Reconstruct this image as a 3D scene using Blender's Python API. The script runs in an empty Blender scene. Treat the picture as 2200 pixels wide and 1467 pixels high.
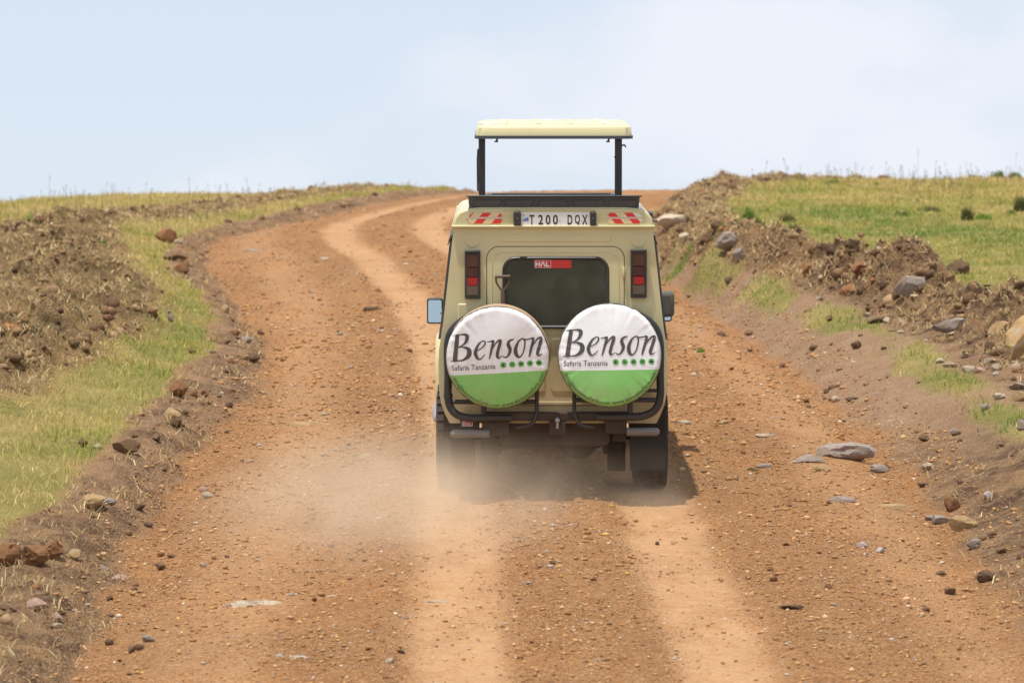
import bpy, bmesh, math, random
import numpy as np
from mathutils import Vector, Matrix

random.seed(11)
RNG = np.random.default_rng(11)
scene = bpy.context.scene
COL = scene.collection
R = math.radians

# ------------------------------------------------------------------ camera
F_PX = 8580.0            # focal length in pixels of the 2200 px wide photograph
CAM_H = 3.65
SLOPE = 0.0855           # the road climbs 8.6 %
cam_d = bpy.data.cameras.new('camera')
cam = bpy.data.objects.new('camera', cam_d)
COL.objects.link(cam)
cam.location = (0, 0, CAM_H)
cam.rotation_euler = (R(90), 0, 0)
cam_d.sensor_width = 36.0
cam_d.lens = F_PX / 2200.0 * 36.0
cam_d.clip_start = 0.5
cam_d.clip_end = 3000
cam_d.dof.use_dof = True
cam_d.dof.focus_distance = 29.0
cam_d.dof.aperture_fstop = 4.2
scene.camera = cam

# ------------------------------------------------------------------ world, sun, exposure
SUN_EL, SUN_AZ = 75.0, -140.0      # sun high, to the left (azimuth from +Y, negative = left)
world = bpy.data.worlds.new('World')
scene.world = world
world.use_nodes = True
wn = world.node_tree
for n in list(wn.nodes):
    wn.nodes.remove(n)
w_out = wn.nodes.new('ShaderNodeOutputWorld')
w_bg = wn.nodes.new('ShaderNodeBackground')
w_sky = wn.nodes.new('ShaderNodeTexSky')
w_sky.sky_type = 'NISHITA'
w_sky.sun_disc = False
w_sky.sun_elevation = R(SUN_EL)
w_sky.sun_rotation = R(SUN_AZ)
w_sky.altitude = 1500
w_sky.air_density = 1.0
w_sky.dust_density = 1.6
w_sky.ozone_density = 1.0
w_tc = wn.nodes.new('ShaderNodeTexCoord')
w_map = wn.nodes.new('ShaderNodeMapping')
w_map.inputs['Scale'].default_value = (9, 9, 16)
w_map.inputs['Location'].default_value = (2.1, 0.4, 2.75)
w_no = wn.nodes.new('ShaderNodeTexNoise')
w_no.inputs['Scale'].default_value = 1.0
w_no.inputs['Detail'].default_value = 5
w_no.inputs['Roughness'].default_value = 0.5
w_rmp = wn.nodes.new('ShaderNodeMapRange')
w_rmp.inputs['From Min'].default_value = 0.44
w_rmp.inputs['From Max'].default_value = 0.68
w_rmp.inputs['To Min'].default_value = 0.0
w_rmp.inputs['To Max'].default_value = 0.85
w_rmp.interpolation_type = 'SMOOTHSTEP'
w_mix = wn.nodes.new('ShaderNodeMix')
w_mix.data_type = 'RGBA'
w_mix.inputs[7].default_value = (7.15, 7.3, 7.9, 1)     # soft white cloud
w_veil = wn.nodes.new('ShaderNodeMix')
w_veil.data_type = 'RGBA'
w_veil.inputs[0].default_value = 0.78
w_veil.inputs[7].default_value = (6.0, 6.65, 7.7, 1)    # thin even haze over the blue
wn.links.new(w_tc.outputs['Generated'], w_map.inputs['Vector'])
wn.links.new(w_map.outputs['Vector'], w_no.inputs['Vector'])
wn.links.new(w_no.outputs['Fac'], w_rmp.inputs['Value'])
wn.links.new(w_rmp.outputs['Result'], w_mix.inputs[0])
wn.links.new(w_sky.outputs['Color'], w_veil.inputs[6])
wn.links.new(w_veil.outputs[2], w_mix.inputs[6])
wn.links.new(w_mix.outputs[2], w_bg.inputs['Color'])
w_bg.inputs['Strength'].default_value = 0.097
wn.links.new(w_bg.outputs['Background'], w_out.inputs['Surface'])

sun_d = bpy.data.lights.new('sun', 'SUN')
sun_d.energy = 3.5
sun_d.angle = R(1.0)
sun_d.color = (1.0, 0.955, 0.88)
sun = bpy.data.objects.new('sun', sun_d)
COL.objects.link(sun)
sd = Vector((math.sin(R(SUN_AZ)) * math.cos(R(SUN_EL)), math.cos(R(SUN_AZ)) * math.cos(R(SUN_EL)), math.sin(R(SUN_EL))))
sun.rotation_euler = sd.to_track_quat('Z', 'Y').to_euler()
sun.location = (-10, 30, 40)

scene.view_settings.view_transform = 'Standard'
scene.view_settings.look = 'None'
scene.view_settings.gamma = 1.0
scene.view_settings.exposure = 0.36
scene.cycles.volume_bounces = 6
scene.cycles.max_bounces = 12

# ------------------------------------------------------------------ materials
def sock(node, name):
    return node.inputs[name]

class NT:
    """small helper to write node trees"""
    def __init__(self, name):
        self.m = bpy.data.materials.new(name)
        self.m.use_nodes = True
        self.t = self.m.node_tree
        for n in list(self.t.nodes):
            self.t.nodes.remove(n)
        self.out = self.t.nodes.new('ShaderNodeOutputMaterial')
    def n(self, typ, **kw):
        nd = self.t.nodes.new(typ)
        for k, v in kw.items():
            setattr(nd, k, v)
        return nd
    def l(self, a, b):
        self.t.links.new(a, b)
    def val(self, s, v):
        if isinstance(v, (int, float, tuple, list)):
            if isinstance(v, (tuple, list)) and len(v) == 3 and s.type == 'RGBA':
                v = (*v, 1)
            s.default_value = v
        else:
            self.l(v, s)
    def coord(self, which='Object'):
        return self.n('ShaderNodeTexCoord').outputs[which]
    def noise(self, scale, detail=3, rough=0.55, vec=None, out='Fac'):
        nd = self.n('ShaderNodeTexNoise')
        nd.inputs['Scale'].default_value = scale
        nd.inputs['Detail'].default_value = detail
        nd.inputs['Roughness'].default_value = rough
        if vec is not None:
            self.l(vec, nd.inputs['Vector'])
        return nd.outputs[out]
    def voro(self, scale, vec=None, out='Distance', feature='F1'):
        nd = self.n('ShaderNodeTexVoronoi')
        nd.feature = feature
        nd.inputs['Scale'].default_value = scale
        if vec is not None:
            self.l(vec, nd.inputs['Vector'])
        return nd.outputs[out]
    def rng(self, v, a, b, c=0.0, d=1.0, smooth=False):
        nd = self.n('ShaderNodeMapRange')
        if smooth:
            nd.interpolation_type = 'SMOOTHSTEP'
        self.val(nd.inputs['Value'], v)
        for i, x in zip(('From Min', 'From Max', 'To Min', 'To Max'), (a, b, c, d)):
            nd.inputs[i].default_value = x
        return nd.outputs['Result']
    def math(self, op, a, b=0.0):
        nd = self.n('ShaderNodeMath', operation=op)
        self.val(nd.inputs[0], a)
        self.val(nd.inputs[1], b)
        return nd.outputs[0]
    def mix(self, f, a, b):
        nd = self.n('ShaderNodeMix', data_type='RGBA')
        self.val(nd.inputs[0], f)
        self.val(nd.inputs[6], a)
        self.val(nd.inputs[7], b)
        return nd.outputs[2]
    def bump(self, h, strength=0.4, dist=0.02):
        nd = self.n('ShaderNodeBump')
        nd.inputs['Strength'].default_value = strength
        nd.inputs['Distance'].default_value = dist
        self.l(h, nd.inputs['Height'])
        return nd.outputs['Normal']
    def principled(self, color, rough=0.6, metal=0.0, normal=None, coat=0.0, spec=0.5):
        p = self.n('ShaderNodeBsdfPrincipled')
        self.val(p.inputs['Base Color'], color)
        self.val(p.inputs['Roughness'], rough)
        p.inputs['Metallic'].default_value = metal
        p.inputs['Coat Weight'].default_value = coat
        p.inputs['Specular IOR Level'].default_value = spec
        if normal is not None:
            self.l(normal, p.inputs['Normal'])
        self.l(p.outputs[0], self.out.inputs['Surface'])
        return p

DUST = (0.42, 0.27, 0.15)

def dusty(name, col, rough=0.5, metal=0.0, dust=0.25, low=None, coat=0.0, spec=0.5, nscale=3.0, bump=0.0):
    """a painted, rubber or metal surface with a film of road dust; low=(z0,z1): dirt thrown up from the road"""
    t = NT(name)
    v = t.coord()
    a = t.noise(nscale, 5, 0.6, v)
    f = t.rng(a, 0.35, 0.75, 0.0, dust, True)
    if low:
        z = t.n('ShaderNodeSeparateXYZ')
        t.l(v, z.inputs[0])
        g = t.rng(z.outputs[2], low[0], low[1], low[2], 0.0, True)
        b = t.noise(9.0, 4, 0.65, v)
        g = t.math('MULTIPLY', g, t.rng(b, 0.25, 0.7, 0.55, 1.0))
        f = t.math('MAXIMUM', f, g)
    c = t.mix(f, col, DUST)
    r = t.rng(f, 0, 0.7, rough, 0.9)
    nm = None
    if bump:
        nm = t.bump(t.noise(60, 3, 0.6, v), bump, 0.004)
    t.principled(c, r, metal, nm, coat, spec)
    return t.m

M = {}
M['paint'] = dusty('tan_paint', (0.64, 0.58, 0.325), 0.38, 0, 0.16, (0.45, 1.20, 0.70), 0.25, nscale=2.2)
M['black'] = dusty('black_paint', (0.022, 0.025, 0.030), 0.40, 0, 0.04, (0.4, 0.9, 0.14))
M['rack'] = dusty('rack_paint', (0.062, 0.074, 0.092), 0.36, 0, 0.06)
M['plastic'] = dusty('black_plastic', (0.025, 0.026, 0.028), 0.45, 0, 0.10)
M['rubber'] = dusty('tyre_rubber', (0.02, 0.018, 0.017), 0.85, 0, 0.12, (0.0, 0.5, 0.16), bump=0.3)
M['flap'] = dusty('flap_rubber', (0.016, 0.015, 0.014), 0.7, 0, 0.08, (0.1, 0.6, 0.10))
M['under'] = dusty('dirty_underside', (0.035, 0.027, 0.021), 0.85, 0, 0.14, (0.2, 0.9, 0.16))
M['steel'] = dusty('worn_steel', (0.42, 0.43, 0.45), 0.35, 0.8, 0.35, (0.2, 0.8, 0.4))
M['tube'] = dusty('dusty_grey_tube', (0.15, 0.155, 0.165), 0.5, 0.2, 0.35, (0.2, 0.8, 0.5))
M['rim'] = dusty('wheel_rim', (0.55, 0.53, 0.48), 0.4, 0.3, 0.35)
M['seal'] = dusty('window_seal', (0.03, 0.033, 0.04), 0.4, 0, 0.1)
M['wood'] = dusty('shovel_handle', (0.10, 0.065, 0.045), 0.55, 0.2, 0.2)
M['canvas'] = dusty('olive_canvas', (0.44, 0.45, 0.32), 0.85, 0, 0.08, nscale=6, bump=0.2)
M['inside'] = dusty('interior_trim', (0.10, 0.095, 0.08), 0.8, 0, 0.15)
M['plate'] = dusty('plate_white', (0.80, 0.79, 0.76), 0.4, 0, 0.12)
M['ink'] = dusty('print_black', (0.02, 0.02, 0.02), 0.5, 0, 0.05)
M['grey_ink'] = dusty('print_warm_grey', (0.085, 0.073, 0.066), 0.6, 0, 0.05)
M['red'] = dusty('sticker_red', (0.62, 0.035, 0.03), 0.4, 0, 0.08)
M['white'] = dusty('sticker_white', (0.82, 0.83, 0.82), 0.4, 0, 0.05)
M['flag_blue'] = dusty('flag_light_blue', (0.30, 0.58, 0.70), 0.5, 0, 0.05)
M['flag_violet'] = dusty('flag_violet', (0.18, 0.12, 0.50), 0.5, 0, 0.05)
M['dot'] = dusty('print_green', (0.10, 0.42, 0.07), 0.5, 0, 0.05)
M['band'] = dusty('cover_band', (0.44, 0.29, 0.17), 0.75, 0, 0.3)
M['amber'] = dusty('amber_lens', (0.06, 0.02, 0.010), 0.2, 0, 0.06, coat=0.4)
M['dred'] = dusty('dark_red_lens', (0.05, 0.009, 0.012), 0.2, 0, 0.06, coat=0.4)
M['clear'] = dusty('reverse_lens', (0.10, 0.075, 0.055), 0.25, 0, 0.15, coat=0.4)

def lens_red():
    t = NT('red_reflector')
    v = t.coord()
    ck = t.n('ShaderNodeTexChecker')
    ck.inputs['Scale'].default_value = 110
    mp = t.n('ShaderNodeMapping')
    mp.inputs['Rotation'].default_value = (0, R(45), 0)
    t.l(v, mp.inputs['Vector'])
    t.l(mp.outputs[0], ck.inputs['Vector'])
    t.principled(t.mix(ck.outputs['Fac'], (0.55, 0.015, 0.018), (0.16, 0.01, 0.01)), 0.2, coat=0.4)
    return t.m
M['lens'] = lens_red()

def glass(name, tint, refl=0.14, film=DUST, amount=(0.03, 0.14)):
    t = NT(name)
    tr = t.n('ShaderNodeBsdfTransparent')
    tr.inputs[0].default_value = (*tint, 1)
    gl = t.n('ShaderNodeBsdfGlossy')
    gl.inputs['Roughness'].default_value = 0.02
    gl.inputs['Color'].default_value = (0.9, 0.95, 1, 1)
    df = t.n('ShaderNodeBsdfDiffuse')
    df.inputs['Color'].default_value = (*film, 1)
    lw = t.n('ShaderNodeLayerWeight')
    lw.inputs['Blend'].default_value = refl
    m1 = t.n('ShaderNodeMixShader')
    t.l(lw.outputs['Fresnel'], m1.inputs[0])
    t.l(tr.outputs[0], m1.inputs[1])
    t.l(gl.outputs[0], m1.inputs[2])
    m2 = t.n('ShaderNodeMixShader')
    t.l(t.rng(t.noise(5, 4, 0.6, t.coord()), 0.4, 0.8, *amount), m2.inputs[0])
    t.l(m1.outputs[0], m2.inputs[1])
    t.l(df.outputs[0], m2.inputs[2])
    t.l(m2.outputs[0], t.out.inputs['Surface'])
    return t.m
M['glass'] = glass('tinted_rear_glass', (0.80, 0.84, 0.80), 0.16, (0.30, 0.31, 0.225), (0.13, 0.24))
M['side_glass'] = glass('side_glass', (0.92, 0.95, 0.94), 0.15)

def mirror_mat():
    t = NT('mirror_glass')
    t.principled((0.50, 0.60, 0.64), 0.04, 1.0)
    return t.m
M['mirror'] = mirror_mat()

def hazard(sign):
    """red and cream diagonal reflective tape with a pale strip of small print through the middle"""
    t = NT('hazard_tape')
    v = t.coord()
    s = t.n('ShaderNodeSeparateXYZ')
    t.l(v, s.inputs[0])
    d = t.math('SUBTRACT', s.outputs[0], t.math('MULTIPLY', s.outputs[2], 0.85 * sign))
    fr = t.math('FRACT', t.math('DIVIDE', d, 0.128))
    st = t.math('LESS_THAN', fr, 0.5)
    mid = t.math('LESS_THAN', t.math('ABSOLUTE', t.math('SUBTRACT', s.outputs[2], 2.072)), 0.0065)
    c = t.mix(st, (0.74, 0.58, 0.33), (0.72, 0.045, 0.035))
    w = t.math('GREATER_THAN', t.noise(9, 2, 0.5, v), 0.56)
    c = t.mix(t.math('MULTIPLY', w, t.math('SUBTRACT', 1.0, st)), c, (0.78, 0.74, 0.62))
    tx = t.math('GREATER_THAN', t.noise(420, 1, 0.5, v), 0.52)
    c = t.mix(mid, c, t.mix(tx, (0.75, 0.66, 0.5), (0.45, 0.36, 0.28)))
    t.principled(c, 0.35)
    return t.m
M['hazard_l'] = hazard(1)
M['hazard_r'] = hazard(-1)

def cover_mat():
    """vinyl cover: white above, green below, dirt round the rim"""
    t = NT('printed_vinyl_cover')
    v = t.coord()
    s = t.n('ShaderNodeSeparateXYZ')
    t.l(v, s.inputs[0])
    up = t.math('GREATER_THAN', s.outputs[2], -0.108)
    ln = t.n('ShaderNodeVectorMath', operation='LENGTH')
    cb = t.n('ShaderNodeCombineXYZ')
    t.l(s.outputs[0], cb.inputs[0])
    t.l(s.outputs[2], cb.inputs[2])
    t.l(cb.outputs[0], ln.inputs[0])
    green = t.mix(t.rng(t.noise(4, 4, 0.6, v), 0.3, 0.75), (0.20, 0.58, 0.12), (0.30, 0.60, 0.20))
    white = t.mix(t.rng(t.noise(3, 4, 0.6, v), 0.35, 0.8, 0, 0.35), (0.89, 0.89, 0.90), (0.82, 0.78, 0.73))
    c = t.mix(up, green, white)
    rimd = t.rng(ln.outputs['Value'], 0.33, 0.374, 0.0, 0.5, True)
    rimd = t.math('MULTIPLY', rimd, t.rng(t.noise(10, 4, 0.65, v), 0.3, 0.75, 0.05, 1.0))
    low = t.rng(s.outputs[2], -0.36, -0.15, 0.55, 0.0, True)
    low = t.math('MULTIPLY', low, t.rng(t.noise(7, 4, 0.65, v), 0.35, 0.7, 0.1, 0.9))
    c = t.mix(t.math('MAXIMUM', rimd, low), c, (0.33, 0.22, 0.10))
    t.principled(c, 0.38, normal=t.bump(t.noise(9, 4, 0.6, v), 0.16, 0.02))
    return t.m
M['cover'] = cover_mat()

def vcol(name, rough=0.9, bump=None, trans=0.0, var=0.0, vs=30):
    """surface whose own colour is stored per piece (stone, clod, blade)"""
    t = NT(name)
    a = t.n('ShaderNodeAttribute')
    a.attribute_name = 'tint'
    c = a.outputs['Color']
    if var:
        f = t.rng(t.noise(vs, 4, 0.65, t.coord()), 0.3, 0.72)
        dk = t.n('ShaderNodeMix', data_type='RGBA', blend_type='MULTIPLY')
        dk.inputs[0].default_value = 1.0
        t.l(c, dk.inputs[6])
        t.l(t.mix(f, (1 - var, 1 - var, 1 - var), (1 + var, 1 + var, 1 + var)), dk.inputs[7])
        c = dk.outputs[2]
    nm = t.bump(t.noise(bump, 4, 0.65, t.coord()), 0.6, 0.012) if bump else None
    p = t.principled(c, rough, 0, nm, spec=0.2)
    if trans:
        tl = t.n('ShaderNodeBsdfTranslucent')
        t.l(c, tl.inputs['Color'])
        mx = t.n('ShaderNodeMixShader')
        mx.inputs[0].default_value = trans
        t.l(p.outputs[0], mx.inputs[1])
        t.l(tl.outputs[0], mx.inputs[2])
        t.l(mx.outputs[0], t.out.inputs['Surface'])
    return t.m
M['pebble'] = vcol('gravel_stone', 0.9, 40, 0, 0.15, 40)
M['clod'] = vcol('earth_clod', 0.95, 30, 0, 0.3, 25)
M['blade'] = vcol('grass_blade', 0.7, None, 0.35)

def rock_mat(name, a, b, scale=9.0, veins=None):
    t = NT(name)
    v = t.coord()
    oi = t.n('ShaderNodeObjectInfo')
    ad = t.n('ShaderNodeVectorMath', operation='ADD')
    t.l(v, ad.inputs[0])
    t.l(oi.outputs['Location'], ad.inputs[1])
    v = ad.outputs[0]
    c = t.mix(t.rng(t.noise(scale, 6, 0.65, v), 0.32, 0.68), a, b)
    if veins:
        c = t.mix(t.rng(t.noise(scale * 0.7, 4, 0.6, v, 'Fac'), 0.52, 0.62, 0, 0.85), c, veins)
    c = t.mix(t.rng(t.noise(scale * 6, 4, 0.7, v), 0.56, 0.75, 0, 0.55), c, tuple(0.35 * x for x in a))
    c = t.mix(t.rng(t.noise(scale * 1.4, 4, 0.6, v), 0.35, 0.7, 0.05, 0.6), c, (0.36, 0.21, 0.105))
    t.principled(c, 0.9, 0, t.bump(t.noise(scale * 4, 5, 0.7, v), 0.7, 0.02), spec=0.2)
    return t.m
M['r_rust'] = rock_mat('rust_clod', (0.20, 0.085, 0.035), (0.30, 0.14, 0.06), 12)
M['r_brown'] = rock_mat('brown_clod', (0.13, 0.078, 0.046), (0.22, 0.135, 0.085), 12)
M['r_dark'] = rock_mat('dark_clod', (0.075, 0.05, 0.034), (0.13, 0.088, 0.06), 14)
M['r_grey'] = rock_mat('grey_stone', (0.30, 0.27, 0.245), (0.46, 0.43, 0.41), 10, (0.34, 0.24, 0.15))
M['r_pale'] = rock_mat('pale_stone', (0.56, 0.47, 0.35), (0.70, 0.61, 0.48), 10, (0.55, 0.40, 0.24))
M['r_white'] = rock_mat('white_quartz', (0.62, 0.57, 0.53), (0.74, 0.72, 0.70), 10)
M['r_ochre'] = rock_mat('ochre_stone', (0.42, 0.25, 0.085), (0.55, 0.40, 0.20), 8, (0.55, 0.49, 0.39))
M['r_pink'] = rock_mat('pink_stone', (0.45, 0.24, 0.17), (0.62, 0.48, 0.42), 9)

def ground_mat():
    t = NT('dirt_and_turf')
    v = t.coord()
    at = t.n('ShaderNodeAttribute')
    at.attribute_name = 'mask'
    sp = t.n('ShaderNodeSeparateColor')
    t.l(at.outputs['Color'], sp.inputs[0])
    rut, soil, grass = sp.outputs[0], sp.outputs[1], sp.outputs[2]
    bank = at.outputs['Alpha']
    big = t.noise(0.55, 5, 0.6, v)
    mid = t.noise(4.0, 5, 0.65, v)
    fine = t.noise(26.0, 5, 0.7, v)
    road = t.mix(t.rng(mid, 0.3, 0.7), (0.405, 0.172, 0.058), (0.52, 0.258, 0.100))
    road = t.mix(t.rng(big, 0.40, 0.62, 0, 0.8), road, (0.345, 0.170, 0.072))
    road = t.mix(t.rng(fine, 0.50, 0.68, 0, 0.55), road, (0.20, 0.095, 0.045))
    cells = t.voro(34.0, v, 'Color')
    cs = t.n('ShaderNodeSeparateColor')
    t.l(cells, cs.inputs[0])
    road = t.mix(t.rng(cs.outputs[0], 0.72, 0.98, 0, 0.5), road, (0.56, 0.35, 0.20))
    road = t.mix(t.rng(cs.outputs[1], 0.82, 0.98, 0, 0.55), road, (0.24, 0.10, 0.04))
    grit = t.n('ShaderNodeSeparateColor')
    t.l(t.voro(62.0, v, 'Color'), grit.inputs[0])
    road = t.mix(t.rng(grit.outputs[0], 0.55, 1.0, 0, 0.55), road, (0.56, 0.33, 0.16))
    road = t.mix(t.rng(grit.outputs[1], 0.55, 1.0, 0, 0.6), road, (0.21, 0.088, 0.034))
    mpz = t.n('ShaderNodeMapping')
    mpz.inputs['Scale'].default_value = (3.2, 0.32, 1)
    t.l(v, mpz.inputs['Vector'])
    road = t.mix(t.rng(t.noise(1.0, 5, 0.62, mpz.outputs[0]), 0.48, 0.75, 0, 0.45), road, (0.48, 0.28, 0.135))
    rutc = t.mix(t.rng(mid, 0.3, 0.7), (0.485, 0.285, 0.145), (0.55, 0.345, 0.19))
    c = t.mix(t.math('MULTIPLY', rut, t.rng(t.noise(14, 5, 0.75, v), 0.3, 0.68, 0.95, 0.22)), road, rutc)
    bankc = t.mix(t.rng(mid, 0.3, 0.7), (0.33, 0.195, 0.108), (0.43, 0.275, 0.165))
    bankc = t.mix(t.rng(fine, 0.5, 0.7, 0, 0.5), bankc, (0.20, 0.11, 0.065))
    c = t.mix(bank, c, bankc)
    soilc = t.mix(t.rng(t.noise(2.6, 6, 0.72, v), 0.40, 0.60), (0.082, 0.043, 0.024), (0.32, 0.19, 0.095))
    soilc = t.mix(t.rng(t.noise(9, 4, 0.7, v), 0.52, 0.7, 0, 0.7), soilc, (0.38, 0.27, 0.15))
    c = t.mix(soil, c, soilc)
    gr = t.mix(t.rng(t.noise(0.9, 4, 0.6, v), 0.36, 0.62), (0.25, 0.23, 0.06), (0.42, 0.32, 0.115))
    gr = t.mix(t.rng(fine, 0.45, 0.7, 0, 0.5), gr, (0.15, 0.12, 0.045))
    c = t.mix(grass, c, gr)
    h = t.math('ADD', t.math('MULTIPLY', t.noise(16, 6, 0.72, v), 0.6), t.math('ADD', t.math('MULTIPLY', t.noise(70, 4, 0.7, v), 0.3), t.math('MULTIPLY', t.voro(48, v), -0.45)))
    nd = t.n('ShaderNodeBump')
    nd.inputs['Distance'].default_value = 0.06
    t.l(t.rng(rut, 0, 1, 1.0, 0.6), nd.inputs['Strength'])
    t.l(h, nd.inputs['Height'])
    t.principled(c, 0.95, 0, nd.outputs[0], spec=0.15)
    return t.m
M['ground'] = ground_mat()

# ------------------------------------------------------------------ object helpers
def link(o, parent=None):
    COL.objects.link(o)
    if parent is not None:
        o.parent = parent
    return o

def tag(o, label=None, cat=None, group=None, kind=None):
    if label: o['label'] = label
    if cat: o['category'] = cat
    if group: o['group'] = group
    if kind: o['kind'] = kind
    return o

def empty(name, loc=(0, 0, 0), rot=(0, 0, 0)):
    o = bpy.data.objects.new(name, None)
    o.location = loc
    o.rotation_euler = rot
    o.empty_display_size = 0.2
    return link(o)

def mesh_np(name, V, tris, mat, parent=None, tint=None, smooth=False):
    """one mesh object from numpy arrays"""
    V = np.ascontiguousarray(V, dtype=np.float32)
    tris = np.ascontiguousarray(tris, dtype=np.int32)
    k = tris.shape[1]
    me = bpy.data.meshes.new(name)
    me.vertices.add(len(V))
    me.vertices.foreach_set('co', V.ravel())
    me.loops.add(tris.size)
    me.loops.foreach_set('vertex_index', tris.ravel())
    me.polygons.add(len(tris))
    me.polygons.foreach_set('loop_start', np.arange(0, tris.size, k, dtype=np.int32))
    me.polygons.foreach_set('loop_total', np.full(len(tris), k, dtype=np.int32))
    if smooth:
        me.polygons.foreach_set('use_smooth', np.ones(len(tris), dtype=bool))
    if tint is not None:
        a = me.attributes.new('tint', 'FLOAT_COLOR', 'POINT')
        a.data.foreach_set('color', np.ascontiguousarray(tint, dtype=np.float32).ravel())
    me.materials.append(mat)
    me.update(calc_edges=True)
    o = bpy.data.objects.new(name, me)
    return link(o, parent)

class MB:
    """collects simple solids and links them as ONE mesh object"""
    def __init__(self):
        self.v, self.f, self.mi = [], [], []
        self.cur = 0
    def add(self, vs, fs):
        b = len(self.v)
        self.v += [tuple(p) for p in vs]
        self.f += [tuple(i + b for i in f) for f in fs]
        self.mi += [self.cur] * len(fs)
        return self
    def box(self, c, s, rot=None):
        x, y, z = s[0] / 2, s[1] / 2, s[2] / 2
        vs = [Vector((a * x, b * y, d * z)) for a in (-1, 1) for b in (-1, 1) for d in (-1, 1)]
        if rot:
            m = Matrix.Rotation(rot[1], 3, rot[0])
            vs = [m @ p for p in vs]
        vs = [p + Vector(c) for p in vs]
        return self.add(vs, [(0, 1, 3, 2), (4, 6, 7, 5), (0, 4, 5, 1), (2, 3, 7, 6), (0, 2, 6, 4), (1, 5, 7, 3)])
    def tube(self, path, r, n=12, cap=True):
        pts = [Vector(p) for p in path]
        rs = r if isinstance(r, (list, tuple)) else [r] * len(pts)
        rings, up = [], None
        for i, p in enumerate(pts):
            d = (pts[min(i + 1, len(pts) - 1)] - pts[max(i - 1, 0)]).normalized()
            if up is None:
                up = d.orthogonal().normalized()
            up = (up - d * up.dot(d)).normalized()
            sd_ = d.cross(up)
            rings.append([p + (up * math.cos(2 * math.pi * k / n) + sd_ * math.sin(2 * math.pi * k / n)) * rs[i] for k in range(n)])
        vs = [q for rg in rings for q in rg]
        fs = []
        for i in range(len(pts) - 1):
            for k in range(n):
                a, b = i * n + k, i * n + (k + 1) % n
                fs.append((a, b, b + n, a + n))
        if cap:
            fs.append(tuple(range(n))[::-1])
            fs.append(tuple(range((len(pts) - 1) * n, len(pts) * n)))
        return self.add(vs, fs)
    def lathe(self, prof, c, axis='X', n=40, closed=True):
        """prof: list of (radius, offset along the axis)"""
        vs, fs = [], []
        for r, o in prof:
            for k in range(n):
                a = 2 * math.pi * k / n
                u, w = r * math.cos(a), r * math.sin(a)
                vs.append({'X': (c[0] + o, c[1] + u, c[2] + w), 'Y': (c[0] + u, c[1] + o, c[2] + w), 'Z': (c[0] + u, c[1] + w, c[2] + o)}[axis])
        m = len(prof)
        for i in range(m if closed else m - 1):
            j = (i + 1) % m
            for k in range(n):
                k2 = (k + 1) % n
                fs.append((i * n + k, i * n + k2, j * n + k2, j * n + k))
        return self.add(vs, fs)
    def prism(self, outline, y0, y1, inset=0.0):
        """outline in x,z; from y0 (back) to y1 (towards the viewer, smaller y), front face inset"""
        n = len(outline)
        fr = inset_poly(outline, inset) if inset else outline
        vs = [(x, y0, z) for x, z in outline] + [(x, y1, z) for x, z in fr]
        fs = [(i, (i + 1) % n, n + (i + 1) % n, n + i) for i in range(n)]
        fs += [tuple(range(n, 2 * n)), tuple(range(n))[::-1]]
        return self.add(vs, fs)
    def ball(self, c, r, nu=12, nv=8, sc=(1, 1, 1)):
        vs, fs = [], []
        for j in range(nv + 1):
            th = math.pi * j / nv
            for i in range(nu):
                ph = 2 * math.pi * i / nu
                vs.append((c[0] + r * sc[0] * math.sin(th) * math.cos(ph), c[1] + r * sc[1] * math.sin(th) * math.sin(ph), c[2] + r * sc[2] * math.cos(th)))
        for j in range(nv):
            for i in range(nu):
                a, b = j * nu + i, j * nu + (i + 1) % nu
                fs.append((a, b, b + nu, a + nu))
        return self.add(vs, fs)
    def build(self, name, mat, parent=None, bevel=0.0, smooth=True, segs=2, recalc=True, angle=35, solid=0.0, merge=False):
        me = bpy.data.meshes.new(name)
        me.from_pydata(self.v, [], self.f)
        mats = mat if isinstance(mat, list) else [mat]
        for m in mats:
            me.materials.append(m)
        if len(mats) > 1:
            me.polygons.foreach_set('material_index', self.mi)
        if recalc or merge:
            bm = bmesh.new()
            bm.from_mesh(me)
            if merge:
                bmesh.ops.remove_doubles(bm, verts=bm.verts, dist=0.0004)
            if recalc:
                bmesh.ops.recalc_face_normals(bm, faces=bm.faces)
            bm.to_mesh(me)
            bm.free()
        if smooth:
            me.polygons.foreach_set('use_smooth', [True] * len(me.polygons))
            me.set_sharp_from_angle(angle=R(angle))
        me.update()
        o = bpy.data.objects.new(name, me)
        link(o, parent)
        if solid:
            s = o.modifiers.new('thickness', 'SOLIDIFY')
            s.thickness = solid
            s.offset = -1
        if bevel:
            b = o.modifiers.new('bevel', 'BEVEL')
            b.width = bevel
            b.segments = segs
            b.limit_method = 'ANGLE'
            b.angle_limit = R(40)
        return o

def inset_poly(pts, d):
    n = len(pts)
    out = []
    area = sum(pts[i][0] * pts[(i + 1) % n][1] - pts[(i + 1) % n][0] * pts[i][1] for i in range(n))
    sg = 1 if area > 0 else -1
    for i in range(n):
        p0, p1, p2 = Vector(pts[i - 1]), Vector(pts[i]), Vector(pts[(i + 1) % n])
        a, b = (p1 - p0).normalized(), (p2 - p1).normalized()
        na, nb = Vector((-a.y, a.x)) * sg, Vector((-b.y, b.x)) * sg
        m = (na + nb)
        m = m.normalized() if m.length > 1e-6 else na
        k = max(0.35, m.dot(na))
        q = p1 + m * (d / k)
        out.append((q.x, q.y))
    return out

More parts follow.
